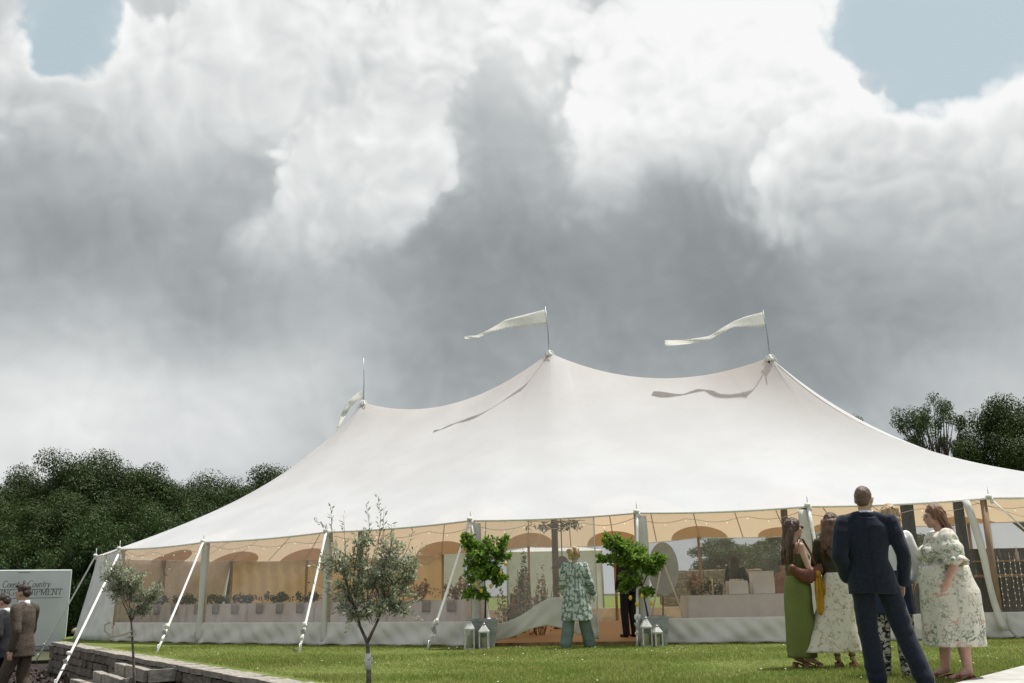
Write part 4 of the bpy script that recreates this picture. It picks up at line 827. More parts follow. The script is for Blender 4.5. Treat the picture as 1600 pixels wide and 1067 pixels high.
for k in range(5):
    s = -3.55 + 2.05 * k; c = org + d1 * s
    table(c, rz1, 1.95, .8, 'long trestle table in the row behind the clear left wall', 'white cloth to the floor on the row of tables by the clear left wall', group='row of dining tables', cg='cloths of the dining row')
    for q in range(3):
        m_ = c + d1 * (-.62 + .62 * q) - n1 * .425; mb = MB(); mb.grid([[(x, -.0 - .012 * (1 if z < .2 else 0) + .004 * math.sin(x * 60), z) for x in np.linspace(-.10, .10, 7)] for z in np.linspace(.24, 0, 6)]); na = solid(mb.build('napkin', M_NAPK), .004); na.location = (m_[0] - n1[0] * .03, m_[1] - n1[1] * .03, .05 + .52); na.rotation_euler = (0, 0, rz1); tag(na, 'grey napkin hanging over the edge of a white dining table', 'napkin', 'napkins on the dining row')
    for q in range(2):
        g_ = c + d1 * (-.5 + 1.0 * q); bouquet((g_[0], g_[1], .80), .75, .35, .22 if k < 4 else .38, 420, [(M_LEAFD if k < 3 else M_DRY, .75, .075), (M_BLUSH, .12, .05), (M_CREAMF, .08, .05)], 'low runner of dark greenery and blooms on the dining tables' if k < 3 else 'taller runner of dried brown flowers on the dining tables', seed=50 + k * 3 + q, group='greenery runners' if k < 3 else 'dried flower runners')
# gift table on the right
cA, cB = at_Y(1068, 930, 19.7), at_Y(1240, 927, 19.7); gc = (cA + cB) / 2; GL = cB[0] - cA[0]
table((gc[0], 19.7, .05), 0.0, GL, .75, 'long table with white boxes right of the doorway, behind the clear wall', 'pale cloth on the gift table with white boxes', amp=.006)
def card_box(px0, px1, ytop, label, scal=False):
    a, b = at_Y(px0, ytop, 19.6), at_Y(px1, ytop, 19.6); wd = b[0] - a[0]; h = a[2] - .80; root = thing('card_box', label, 'box', ((a[0] + b[0]) / 2, 19.62, .80)); mb = MB(); mb.box((0, 0, h / 2), (wd, .3, h)); mb.build('carton', M_LINEN, root, smooth=False, bevel=.006)
    if scal:
        mb = MB()
        for k in range(5): mb.ell((-wd * .3 + k * wd * .15, .02 * (k % 2), h + .015), (.03, .02, .025), n=8, m=5)
        mb.build('trim', M_CREAMF, root)
    else: mb = MB(); mb.box((0, 0, h + .008), (wd + .012, .312, .014)); mb.build('lid', M_LINEN, root, smooth=False)
card_box(1136, 1166, 907, 'lower white box with frilled top on the gift table', True); card_box(1173, 1206, 893, 'taller plain white box on the gift table')
pp = at_Y(1085, 928, 19.6); bouquet((pp[0], 19.62, .79), .35, .3, .40, 500, [(M_DRY, .6, .07), (M_BLUSH, .3, .07)], 'reddish brown dried bouquet on the left end of the gift table', seed=71); pp = at_Y(1116, 928, 19.6); bouquet((pp[0], 19.62, .79), .50, .3, .30, 700, [(M_LEAFD, .6, .07), (M_CREAMF, .2, .06), (M_BLUSH, .15, .06)], 'dark green and cream bouquet with a candle before the boxes', seed=72)
pp = at_Y(1112, 905, 19.45); mb = MB(); mb.lathe([(.016, 0), (.016, .30), (.008, .31)], n=10); cd = mb.build('candle', M_WAX); cd.location = (pp[0], 19.42, .80); tag(cd, 'tall thin cream candle standing among the gift table flowers', 'candle')
# oval board on its easel
oc = at_Y(1037, 888, 18.9); bd = thing('oval_board', 'pale oval welcome board on an easel inside, right of the doorway', 'sign', (oc[0], 18.9, .05)); ring = [(.29 * math.cos(a) , .02 - .05 * math.sin(a), oc[2] - .05 + .50 * math.sin(a)) for a in np.linspace(0, 2 * math.pi, 41)[:-1]]; mb = MB(); mb.v = [tuple(p) for p in ring] + [(p[0], p[1] + .018, p[2]) for p in ring]; mb.f = [tuple(range(40)), tuple(range(79, 39, -1))] + [(k, k + 40, (k + 1) % 40 + 40, (k + 1) % 40) for k in range(40)]; mb.build('board', mat('board_paint', (.52, .56, .58), .6, .04), bd, smooth=False)
for a, b in (((-.02, -.05, oc[2] + .10), (.42, -.16, 0)), ((-.02, -.05, oc[2] + .10), (-.40, -.14, 0)), ((0, .06, oc[2] + .1), (0, .55, 0))): mb = MB(); mb.tube([a, b], .016, 6); mb.build('easel_leg', M_WEB if b[1] < 0 else M_POLE, bd)
# tall brown flower display beside the doorway, garland hoop high on the mast
for px, Y, wd, h, lb, sd in ((800, 20.2, .55, .95, 'tall brown dried flower display behind the blown clear sheet', 81), (842, 21.0, .8, 1.15, 'broad mass of dried brown flowers and grasses inside near the mast', 82), (818, 22.4, .45, 1.5, 'slim dark foliage column behind the dried flowers', 83)):
    pp = at_Y(px, 960, Y); bouquet((pp[0], Y, .05), wd, .5, h, 700, [(M_DRY if sd < 83 else M_LEAFD, .75, .08), (M_LEAFD, .15, .08), (M_BLUSH, .1, .07)], lb, seed=sd)
pp = at_Y(868, 813, 20.0); hoop = bouquet((pp[0], 20.0, pp[2]), 1.25, .25, .20, 300, [(M_DRY, .7, .075), (M_LEAFD, .3, .08)], 'hanging garland of dried leaves under the eave over the doorway', name='hanging_garland', seed=84, hang=True)
mb = MB(); mb.tube([(-.6, 0, 0), (.6, 0, 0)], .006, 6); mb.tube([(-.5, 0, 0), (-.5, 0, .55)], .004, 4); mb.tube([(.5, 0, 0), (.5, 0, .6)], .004, 4); mb.build('bar', M_DARKPOLE, hoop)
pp = at_Y(878, 868, 21.0); sh_ = thing('pendant_lamp', 'dark cone pendant lamp hanging inside near the mast', 'lamp', (pp[0], 21.0, pp[2] - .25)); mb = MB(); mb.lathe([(.05, .25), (.09, .22), (.24, 0), (.235, -.005), (.085, .21), (.03, .23)], n=18); mb.build('lamp_shade', mat('dark_rattan', (.09, .06, .05), .7, .2, 30), sh_); mb = MB(); mb.tube([(0, 0, .24), (0, 0, 2.4)], .012, 5); mb.build('cable', M_DARKPOLE, sh_)
# dark timber bar with shelves, bottles and fairy lights at the right
M_BARW = mat('bar_timber', (.045, .032, .026), .6, .25, 6, .2, 30, stretch=(1, 1, .2)); b0, b1 = at_Y(1432, 900, 20.3), at_Y(1680, 900, 20.3); BL = b1[0] - b0[0]
bar = thing('bar_back', 'dark timber bar back with shelves behind the clear right wall', 'bar', (b0[0] + BL / 2, 20.4, .05))
npk = int(BL / .16)
for k in range(npk): mb = MB(); mb.box((-BL / 2 + (k + .5) * BL / npk, random.uniform(-.006, .006), .78), (BL / npk - .008, .025, 1.56)); mb.build('plank', M_BARW, bar, smooth=False)
for z in (.95, 1.3): mb = MB(); mb.box((0, -.16, z), (BL, .28, .03)); mb.build('shelf', M_POLE if z > 1 else M_BARW, bar, smooth=False)
mb = MB(); mb.box((0, -.62, 1.0), (BL, .5, .05)); mb.build('counter', M_POLE, bar, smooth=False, bevel=.008); mb = MB(); mb.box((0, -.5, .487), (BL - .1, .04, .97)); mb.build('counter_front', M_BARW, bar, smooth=False)
MBT = [mat('bottle_green', (.03, .07, .03), .15, .1, spec=.7), mat('bottle_amber', (.20, .09, .02), .15, .1, spec=.7), mat('bottle_clear', (.45, .48, .48), .12, .1, spec=.7)]
for k in range(18):
    x = -BL / 2 + .12 + k * (BL - .2) / 17; z = (.965, 1.315)[k % 2]; mb = MB(); hh_ = random.uniform(.24, .31); mb.lathe([(.036, 0), (.038, .02), (.038, hh_ * .6), (.014, hh_ * .75), (.014, hh_)], n=10); o = mb.build('bottle', MBT[k % 3]); o.location = (b0[0] + BL / 2 + x, 20.4 - .16, .05 + z); tag(o, ('dark green', 'amber', 'clear')[k % 3] + ' glass bottle standing on the ' + ('lower', 'upper')[k % 2] + ' shelf of the bar', 'bottle', 'bottles on the bar shelves')
M_GLOW = bpy.data.materials.new('fairy_glow'); M_GLOW.use_nodes = True; _p = M_GLOW.node_tree.nodes['Principled BSDF']; _p.inputs['Emission Color'].default_value = (1, .86, .62, 1); _p.inputs['Emission Strength'].default_value = .8; _p.inputs['Base Color'].default_value = (.8, .75, .6, 1)
for k, px in enumerate((1556, 1566, 1575, 1584, 1592, 1600, 1610)):
    a, b = at_Y(px - 8, 862 + 6 * (k % 3), 18.9), at_Y(px + 6, 948, 18.9); s_ = thing('fairy_light_string', 'hanging string of tiny lit fairy lights before the dark bar', 'lights', (a[0], 18.9, b[2]), group='fairy light strings'); mb = MB(); H_ = a[2] - b[2]; mb.tube([(0, 0, H_), (.01, .01, H_ * .5), (.0, 0, 0)], .003, 4); mb.build('cable', M_WEB, s_); mb = MB()
    for q in range(9): mb.ell((random.uniform(-.012, .012), -.01, H_ * (q + .3) / 9), (.007, .007, .010), n=6, m=4)
    g_ = mb.build('bulbs', M_GLOW, s_); g_['kind'] = 'stuff'
M_DRAPE = mat('dark_drape', (.035, .030, .032), .85, .2, 6)
for px, y0, y1, Y, wd in ((1417, 786, 950, 19.2, .26), (1497, 783, 950, 19.0, .22)):
    a = at_Y(px, y0, Y); mb = MB(); mb.grid([[(x, .04 * math.sin(x * 50 + z), z) for x in np.linspace(-wd / 2, wd / 2, 13)] for z in np.linspace(0, a[2] + .2, 9)]); o = solid(mb.build('drape', M_DRAPE), .006); o.location = (a[0], Y, .05); tag(o, 'narrow dark drape hanging inside the tent near the bar', 'drape', 'dark drapes by the bar')
# festoon bulbs along the front eave
for i in range(1, 8):
    mb = MB(); pts = []
    for k in range(17):
        q = k / 16; p = bay_pt(i, q, 1.0, .18); pts.append((p[0], p[1], p[2] - .06 - .09 * abs(math.sin(q * math.pi * 3))))
    mb.tube(pts, .005, 4); fs_ = tp(mb, 'festoon_cable', M_WEB); mb = MB()
    for k in range(1, 16, 2): p = pts[k]; mb.ell((p[0], p[1], p[2] - .035), (.011, .011, .015), n=8, m=5)
    g_ = tp(mb, 'festoon_bulbs', M_GLOW, fs_); g_['kind'] = 'stuff'
# ------------------------------------------------------------------ behind the tent
gw0, gw1 = at_Y(1040, 930, 40), at_Y(1192, 930, 40); gL = gw1[0] - gw0[0]; gwl = thing('garden_wall', 'brown stone garden wall seen through the far clear wall of the tent', 'wall', (gw0[0], 40, 0)); M_BRN = mat('brown_stone', (.30, .22, .16), .9, .25, 3, .6, 14)
mb = MB(); mb.box((0, 0, 0), (1, 1, 1), jit=.05); me = mb.build('b', M_BRN, None, smooth=False, bevel=.05); bs = me.data; bpy.data.objects.remove(me)
for c in range(5):
    s = -random.uniform(0, .4)
    while s < gL: l = random.uniform(.5, .95); piece('stone', bs, gwl, (s + l / 2, random.uniform(-.03, .03), .17 + .34 * c), (l - .02, .4, .325), 0); s += l
mb = MB(); mb.box((gL / 2, .08, .84), (gL - .1, .3, 1.68)); mb.build('core', M_STONE2, gwl, smooth=False)
for xa_, xb_, lb_ in ((664, 727, 'small white draped awning tent standing beyond the far wall'), (792, 940, 'wide white awning tent beyond the far wall, behind the dried flowers')):
  wc0, wc1 = at_Y(xa_, 862, 37), at_Y(xb_, 862, 37); wm = thing('catering_awning', lb_, 'tent', ((wc0[0] + wc1[0]) / 2, 37.8, 0)); ww = wc1[0] - wc0[0]; hz_ = wc0[2]
  for sx in (-1, 1):
      for sy in (-1, 1): mb = MB(); mb.tube([(sx * ww / 2, sy * .8, 0), (sx * ww / 2, sy * .8, hz_)], .03, 6); mb.build('post', M_STEEL, wm)
  mb = MB(); mb.grid([[(x, -.8 - .05 * abs(math.sin(x * 9)) + .1 * (z / hz_), z) for x in np.linspace(-ww / 2, ww / 2, 25)] for z in np.linspace(.05, hz_, 6)]); mb.build('curtain', M_CANVASW, wm); mb = MB(); k = ww / 2 + .1; mb.add([(-k, -.9, hz_), (k, -.9, hz_), (k, .9, hz_), (-k, .9, hz_), (0, 0, hz_ + .35)], [(0, 1, 4), (1, 2, 4), (2, 3, 4), (3, 0, 4)]); mb.build('awning_roof', M_CANVASW, wm, smooth=False)
# odds and ends at the foot of the end wall
p = at_z(124, 990); mb = MB(); mb.ell((0, 0, .09), (.24, .2, .11)); mb.ell((.15, .05, .08), (.18, .15, .09)); o = fuse('canvas_sack', mb, mat('tan_sacking', (.42, .33, .20), .9, .2, 10, .4, 40), None, .02, 3, lambda P: .015 * wav(P, 14)); o.location = (p[0], p[1], 0); tag(o, 'slumped tan sack lying at the foot of the left end wall', 'sack')
p = at_z(137, 993); mb = MB(); mb.ell((0, 0, .11), (.13, .12, .12)); mb.tube([(-.08, 0, .19), (0, 0, .27), (.08, 0, .19)], .018, 6); o = fuse('black_bag', mb, M_TYRE, None, .015, 3, lambda P: .012 * wav(P, 20)); o.location = (p[0], p[1], 0); tag(o, 'small black bag beside the tan sack by the left end wall', 'bag')

# ------------------------------------------------------------------ people
M_SKIN = mat('skin', (.56, .36, .27), .5, .06, 10, .05, 120, spec=.4); M_SKIN2 = mat('skin_pink', (.58, .34, .27), .5, .08, 10, .05, 120, spec=.4)
def hairm(name, c, c2): return mat(name, c, .42, .3, 16, .5, 30, spec=.5, col2=c2, stretch=(3, 3, .5))
H_BROWN = hairm('hair_brown', (.12, .062, .036), (.055, .028, .018)); H_DARK = hairm('hair_dark', (.05, .03, .022), (.025, .016, .012)); H_BLOND = hairm('hair_blond', (.58, .44, .26), (.36, .24, .13)); H_AUB = hairm('hair_auburn', (.23, .115, .055), (.12, .058, .03)); H_CROP = hairm('hair_cropped', (.17, .115, .085), (.10, .066, .05))
M_SHADES = mat('sunglass_lens', (.02, .018, .016), .12, .05, spec=.7); M_EYE = mat('eye_dark', (.03, .02, .018), .3)
M_NAVY = mat('navy_wool', (.0155, .021, .038), .85, .15, 30, .12, 250, spec=.2, sheen=.15); M_CHAR = mat('charcoal_wool', (.035, .037, .042), .85, .15, 30, .15, 200, spec=.2); M_BRNW = mat('brown_tweed', (.105, .085, .068), .9, .2, 60, .25, 200, spec=.2)
M_SHIRT = mat('white_shirt', (.78, .78, .80), .8, .03, 8, .1, 80); M_BLACKS = mat('black_leather', (.02, .018, .017), .4, .1, spec=.5); M_BLACKC = mat('black_cloth', (.018, .018, .02), .85, .1)
M_OLIVEC = mat('olive_crepe', (.165, .195, .05), .7, .12, 5, .12, 160, col2=(.135, .165, .04)); M_OLIVED = mat('dark_olive_jersey', (.045, .042, .022), .8, .12, 10, .1, 120); M_TEALT = mat('grey_green_crepe', (.15, .205, .19), .75, .12, 6, .1, 120)
M_TAN = mat('tan_leather', (.34, .17, .09), .45, .12, 14, .15, 60); M_BAG = mat('brown_leather', (.145, .052, .026), .42, .15, 14, .15, 60); M_MUST = mat('mustard_silk', (.50, .27, .012), .55, .12, 9, .1, 60); M_NAVYL = mat('navy_cotton', (.022, .032, .075), .8, .12)
def print_mat(name, ground, layers, bump=.1):
    """printed cloth. layers: (kind, scale, size, colour): flower discs, leaf blades or inked lines over the ground colour"""
    m = bpy.data.materials.new(name); m.use_nodes = True; t = NT(m.node_tree); t.t.nodes.clear(); out = t.n('ShaderNodeOutputMaterial'); p = t.n('ShaderNodeBsdfPrincipled'); at = t.n('ShaderNodeAttribute'); at.attribute_name = 'cyl'; v = at.outputs['Vector']
    nz = t.noise(v, 14, 3, .6, col=True); v = t.vm('ADD', v, t.vm('SCALE', t.vm('SUBTRACT', nz, (.5, .5, .5)), sc_=.02)); col = t.mix(t.noise(v, 5, 3), tuple(c * .93 for c in ground), ground)
    for kind, scl, size, c, *rest in layers:
        off = rest[0] if rest else 0.0; vv = t.vm('ADD', v, (off, off * 1.7, 0))
        if kind == 'flower':
            nd = t.n('ShaderNodeTexVoronoi', voronoi_dimensions='2D'); nd.inputs['Scale'].default_value = scl; nd.inputs['Randomness'].default_value = .75; t.lk(vv, nd.inputs['Vector']); d = t.vm('SUBTRACT', vv, nd.outputs['Position']); sp = t.n('ShaderNodeSeparateXYZ'); t.lk(d, sp.inputs[0]); ang = t.math('ARCTAN2', sp.outputs[1], sp.outputs[0]); r = t.vm('LENGTH', d)
            pet = t.math('MULTIPLY_ADD', t.math('COSINE', t.math('MULTIPLY', ang, 6.0)), .16, .84); rr = t.math('DIVIDE', t.math('MULTIPLY', r, 1.0 / size), pet); f = t.ramp(rr, 1.08, .92); ringf = t.math('MULTIPLY', t.ramp(rr, .22, .34), f); keep = t.math('GREATER_THAN', t.n('ShaderNodeSeparateColor').outputs[0], 2.0)
            col = t.mix(ringf, col, c)
        elif kind == 'patch':
            f = t.ramp(t.noise(vv, scl, 3, .6, .6), size, size + .05); col = t.mix(f, col, c)
        elif kind == 'line':
            n_ = t.noise(vv, scl, 2, .5, 1.2); f = t.ramp(t.math('ABSOLUTE', t.math('SUBTRACT', n_, .5)), size, size * .4); g_ = t.ramp(t.noise(vv, scl * .45, 2, .5), .48, .56); col = t.mix(t.math('MULTIPLY', f, g_), col, c)
    t.lk(col, p.inputs['Base Color']); p.inputs['Roughness'].default_value = .8; p.inputs['Specular IOR Level'].default_value = .2; t.lk(p.outputs[0], out.inputs[0]); return m
M_COATF = print_mat('daisy_print', (.135, .19, .175), [('flower', 12.0, .036, (.58, .64, .58)), ('flower', 22, .014, (.44, .50, .46), .37)]); M_GARDEN = print_mat('garden_print', (.74, .71, .62), [('patch', 8, .63, (.48, .53, .46)), ('line', 9, .045, (.24, .29, .23)), ('line', 16, .045, (.34, .36, .30), 1.3), ('patch', 9, .61, (.66, .38, .33), 3.1), ('patch', 22, .62, (.20, .25, .19), 5.0), ('patch', 6.5, .67, (.66, .56, .24), 7.7)])
M_LEAFP = print_mat('leaf_print', (.74, .70, .60), [('patch', 16, .60, (.48, .42, .27)), ('line', 22, .05, (.34, .29, .18)), ('patch', 9, .66, (.62, .50, .22), 2.0)]); M_BWP = print_mat('splash_print', (.55, .53, .48), [('patch', 26, .49, (.025, .025, .03)), ('patch', 15, .62, (.35, .28, .18), 2.0)]); M_MULTI = print_mat('rust_print', (.42, .27, .20), [('patch', 20, .52, (.16, .06, .04))])

BASE = {'pelvis': (0, 0, .95), 'waist': (0, 0, 1.09), 'chest': (0, .01, 1.28), 'neck': (0, -.015, 1.47), 'head': (0, .02, 1.625), 'shL': (-.175, 0, 1.405), 'shR': (.175, 0, 1.405), 'elL': (-.225, -.03, 1.12), 'elR': (.225, -.03, 1.12), 'wrL': (-.23, .05, .88), 'wrR': (.23, .05, .88),
        'hiL': (-.088, 0, .92), 'hiR': (.088, 0, .92), 'knL': (-.095, .025, .50), 'knR': (.095, .025, .50), 'anL': (-.10, -.02, .085), 'anR': (.10, -.02, .085), 'toL': (-.115, .14, .03), 'toR': (.115, .14, .03)}
def hand(mb, w, d, side, s=1.0, curl=.5, up=(0, 0, 1)):
    """palm, four fingers of different length with a knuckle bend, thumb from the side of the palm"""
    w = np.asarray(w, float); d = np.asarray(d, float); d /= np.linalg.norm(d); fw = np.array([0, 1.0, 0]) - d * d[1]; fw = fw / (np.linalg.norm(fw) + 1e-6) if np.linalg.norm(fw) > .2 else perp(d)[1]
    inw = np.cross(d, fw); inw = inw if inw[0] * side < 0 else -inw; c = w + d * .05 * s
    for q in (-.026, -.009, .009, .026): mb.cap(w + d * .01 * s + fw * q * .7 * s, .013 * s, w + d * .085 * s + fw * q * s, .0115 * s, 8)
    for q, L_ in ((.029, .062), (.010, .072), (-.010, .066), (-.028, .052)):
        a = w + d * .088 * s + fw * q * s; b = a + (d * math.cos(curl * .6) + inw * math.sin(curl * .6)) * L_ * .55 * s; e_ = b + (d * math.cos(curl * 1.7) + inw * math.sin(curl * 1.7)) * L_ * .5 * s; mb.cap(a, .0095 * s, b, .0088 * s, 8); mb.cap(b, .0088 * s, e_, .0075 * s, 8)
    a = w + d * .03 * s + fw * .026 * s; b = a + (d * .6 + fw * .75 + inw * .3) * .038 * s; e_ = b + (d * .9 + fw * .25 + inw * .35) * .032 * s; mb.cap(a, .012 * s, b, .0105 * s, 8); mb.cap(b, .0105 * s, e_, .0085 * s, 8)
class Fig:
    def __init__(s, label, loc, rz, h, fem=False, pose=None, wide=1.0, name='person', group=None, cat='person', skin=None, yaw=0.0, nod=0.0, vox=.0095):
        s.root = thing(name, label, cat, loc, rz, group); s.k = h / 1.75; s.fem = fem; s.wide = wide; s.vox = vox; s.yaw = yaw; s.nod = nod; s.skin = skin or M_SKIN; J = dict(BASE)
        if pose: J.update(pose)
        s.J = {a: np.array(v, float) * s.k for a, v in J.items()}
    def body(s, bare_legs=True, curl=(.5, .5), hands=True):
        J, k, f = s.J, s.k, s.fem; mb = MB(); HR = Matrix.Rotation(s.yaw, 3, 'Z') @ Matrix.Rotation(s.nod, 3, 'X'); s.HR = HR; hp = lambda x, y, z: J['head'] + np.array(HR @ Vector((x * k, y * k, z * k))); e = lambda c, r: mb.ell(c, tuple(q * k for q in r), HR); s.hp = hp
        e(hp(0, -.012, .022), (.074, .094, .098)); e(hp(0, .025, -.035), (.062, .066, .078)); e(hp(0, .055, -.085), (.034, .034, .028)); mb.cap(hp(0, .088, .012), .009 * k, hp(0, .108, -.022), .0125 * k, 8); e(hp(0, .090, -.052), (.022, .012, .010)); e(hp(0, .078, .030), (.05, .016, .012))
        for sx in (-1, 1): e(hp(sx * .077, -.008, -.008), (.010, .022, .032)); e(hp(sx * .042, .06, -.02), (.022, .022, .02))
        mb.cap(J['neck'] - (0, 0, .04 * k), (.050 if f else .060) * k, hp(0, -.012, -.05), (.046 if f else .056) * k); w = s.wide
        mb.ell(J['chest'], (.150 * k * w, .100 * k * w, .17 * k)); mb.ell(J['waist'], (.125 * k * w, .09 * k * w, .14 * k)); mb.ell(J['pelvis'], (.155 * k * w, .108 * k * w, .13 * k)); mb.cap(J['shL'], .052 * k, J['shR'], .052 * k); mb.cap(J['neck'] - (0, 0, .05 * k), .06 * k, J['chest'], .10 * k)
        for sd, sx in (('L', -1), ('R', 1)):
            r = (.043 if f else .05) * k * (1 + (w - 1) * .9); a, b, c = J['sh' + sd], J['el' + sd], J['wr' + sd]; mb.cap(a, r * 1.1, b, r * .82); mb.cap(b, r * .82, c, r * .58)
            if hands: hand(mb, c, c - b, sx, k * (.92 if f else 1.02), curl[0 if sx < 0 else 1])
            a, b, c = J['hi' + sd], J['kn' + sd], J['an' + sd]; q = k * (1 + (w - 1) * .8); mb.cap(a, .082 * q, b, .052 * q); m_ = b * .68 + c * .32 - (0, .012 * k, 0); mb.cap(b, .050 * q, m_, .052 * q); mb.cap(m_, .051 * q, c, .032 * q); to_ = J['to' + sd]; mb.cap(c, .032 * k, to_ * .5 + c * .5 - (0, 0, .01 * k), .030 * k); mb.cap(c - (0, .02 * k, .02 * k), .030 * k, to_, .022 * k)
        s.bodyo = fuse('body', mb, s.skin, s.root, s.vox, 4); return s
    def face(s, lens=None):
        for sx in (-1, 1): mb = MB(); mb.ell(s.hp(sx * .031, .080, .006), (.012 * s.k, .006 * s.k, .006 * s.k), s.HR, 8, 5); mb.build('eye', M_EYE, s.root); mb = MB(); mb.cap(s.hp(sx * .018, .091, .026), .004 * s.k, s.hp(sx * .047, .082, .028), .003 * s.k, 6); mb.build('eyebrow', H_DARK, s.root)
        mb = MB(); mb.cap(s.hp(-.018, .100, -.053), .004 * s.k, s.hp(.018, .100, -.053), .004 * s.k, 6); mb.build('lips', mat('lip', (.42, .16, .14), .45), s.root)
        if lens is not None:
            g = MB()
            for sx in (-1, 1): g.ell(s.hp(sx * .033, .098, .006), (.027 * s.k, .008 * s.k, .020 * s.k), s.HR, 12, 7) if lens is M_SHADES else g.tube([s.hp(sx * .033 + .025 * math.cos(a), .100, .004 + .021 * math.sin(a)) for a in np.linspace(0, 6.283, 15)], .0022 * s.k, 5)
            g.tube([s.hp(-.008, .104, .010), s.hp(.008, .104, .010)], .003 * s.k, 5)
            for sx in (-1, 1): g.tube([s.hp(sx * .058, .092, .012), s.hp(sx * .078, .04, .012), s.hp(sx * .080, -.01, .006)], .0028 * s.k, 5)
            g.build('glasses', lens if lens is M_SHADES else M_STEEL, s.root)
    def torso(s, mb, z0, z1, pad, flare=0.0, depth=1.0, n=9, shoulder=True):
        """garment trunk following the body between two heights (unit figure)"""
        J, k, w = s.J, s.k, s.wide; zs = [.60, .80, .95, 1.09, 1.28, 1.40, 1.46]; rx = [.17, .17, .165, .138, .165, .165, .085]; ry = [.115, .115, .118, .10, .115, .095, .075]; cx = lambda z: np.interp(z, [.0, .95, 1.09, 1.28, 1.47], [J['pelvis'][0] / k, J['pelvis'][0] / k, J['waist'][0] / k, J['chest'][0] / k, J['neck'][0] / k]); cy = lambda z: np.interp(z, [0, .95, 1.09, 1.28, 1.47], [J['pelvis'][1] / k, J['pelvis'][1] / k, J['waist'][1] / k, J['chest'][1] / k, J['neck'][1] / k]); R_ = []
        for i in range(n + 1):
            z = z0 + (z1 - z0) * i / n; fl = flare * max(0, (1.09 - z) / .4); R_.append((cx(z) * k, cy(z) * k, z * k, (np.interp(z, zs, rx) * w + pad + fl) * k, (np.interp(z, zs, ry) * w + pad + fl) * k * depth))
        mb.loft(R_, 28)
    def sleeves(s, mb, r0, r1, r2, cover=1.0, sides='LR'):
        for sd in sides:
            a, b, c = s.J['sh' + sd], s.J['el' + sd], s.J['wr' + sd]; k = s.k
            if cover <= .5: e_ = a + (b - a) * cover * 2; mb.cap(a, r0 * k, e_, r1 * k)
            else: mb.cap(a, r0 * k, b, r1 * k); e_ = b + (c - b) * (cover - .5) * 2; mb.cap(b, r1 * k, e_, r2 * k)
    def legs(s, mb, r0, r1, r2, zc=None):
        k = s.k
        for sd in 'LR': a, b, c = s.J['hi' + sd], s.J['kn' + sd], s.J['an' + sd]; mb.cap(a + (0, 0, .02 * k), r0 * k, b, r1 * k, 14); mb.cap(b, r1 * k, c + (0, 0, -.02 * k), r2 * k, 14)
        mb.ell(s.J['pelvis'], (.168 * k * s.wide, .125 * k * s.wide, .13 * k))
    def shoes(s, m, heel=.0, wd=.042):
        k = s.k
        for sd in 'LR':
            c, t_ = s.J['an' + sd], s.J['to' + sd]; d = (t_ - c); d[2] = 0; d /= np.linalg.norm(d); mb = MB(); z = .034 * k; hb = np.array([c[0], c[1], 0]) - d * .03 * k; mb.cap(hb + (0, 0, z + heel), .034 * k, np.array([c[0], c[1], 0]) + d * .07 * k + (0, 0, z + heel * .4), .038 * k); mb.cap(np.array([c[0], c[1], 0]) + d * .07 * k + (0, 0, z), wd * .85 * k, np.array([c[0], c[1], 0]) + d * .165 * k + (0, 0, z * .85), wd * .72 * k); mb.ell(c + (0, 0, -.01), (.036 * k, .04 * k, .04 * k)); fuse('shoe', mb, m, s.root, .008, 3)
    def sandals(s, m, heel=.06):
        k = s.k
        for sd in 'LR':
            c, t_ = s.J['an' + sd], s.J['to' + sd]; d = t_ - c; d[2] = 0; d /= np.linalg.norm(d); n_ = np.array([-d[1], d[0], 0]); b = np.array([c[0], c[1], 0]); root = MB(); root.loft([(0, 0, 0, 0, 0)], 3) if False else None
            mb = MB(); L_ = []; R_ = []; B1 = []; B2 = []
            for q, (x, wd, z) in enumerate(((-.055, .026, heel + .012), (-.01, .028, heel + .008), (.05, .030, heel * .5 + .01), (.10, .040, .016), (.15, .040, .014), (.19, .022, .014))):
                p = b + d * x * k; L_.append(p + n_ * wd * k + (0, 0, z)); R_.append(p - n_ * wd * k + (0, 0, z)); B1.append(p - n_ * wd * k + (0, 0, max(0, z - .014))); B2.append(p + n_ * wd * k + (0, 0, max(0, z - .014)))
            mb.grid([L_, R_, B1, B2, L_]); so2 = mb.build('sandal', m, s.root); mb = MB(); hp_ = b - d * .035 * k; mb.box((hp_[0], hp_[1], heel / 2), (.05 * k, .05 * k, heel), rz=math.atan2(d[1], d[0])); mb.build('heel', m, so2, smooth=False)
            for x, z in ((.115, .032), (.09, .038)): mb = MB(); p = b + d * x * k; mb.tube([p + n_ * .042 * k + (0, 0, .012), p + n_ * .025 * k + (0, 0, z + .022), p - n_ * .025 * k + (0, 0, z + .022), p - n_ * .042 * k + (0, 0, .012)], .008, 6); mb.build('strap', m, so2)
            mb = MB(); mb.tube([c + np.array([math.cos(a) * .036, math.sin(a) * .036, .012 + .006 * math.sin(a)]) * k for a in np.linspace(0, 6.283, 15)], .006, 6); mb.build('ankle_strap', m, so2)
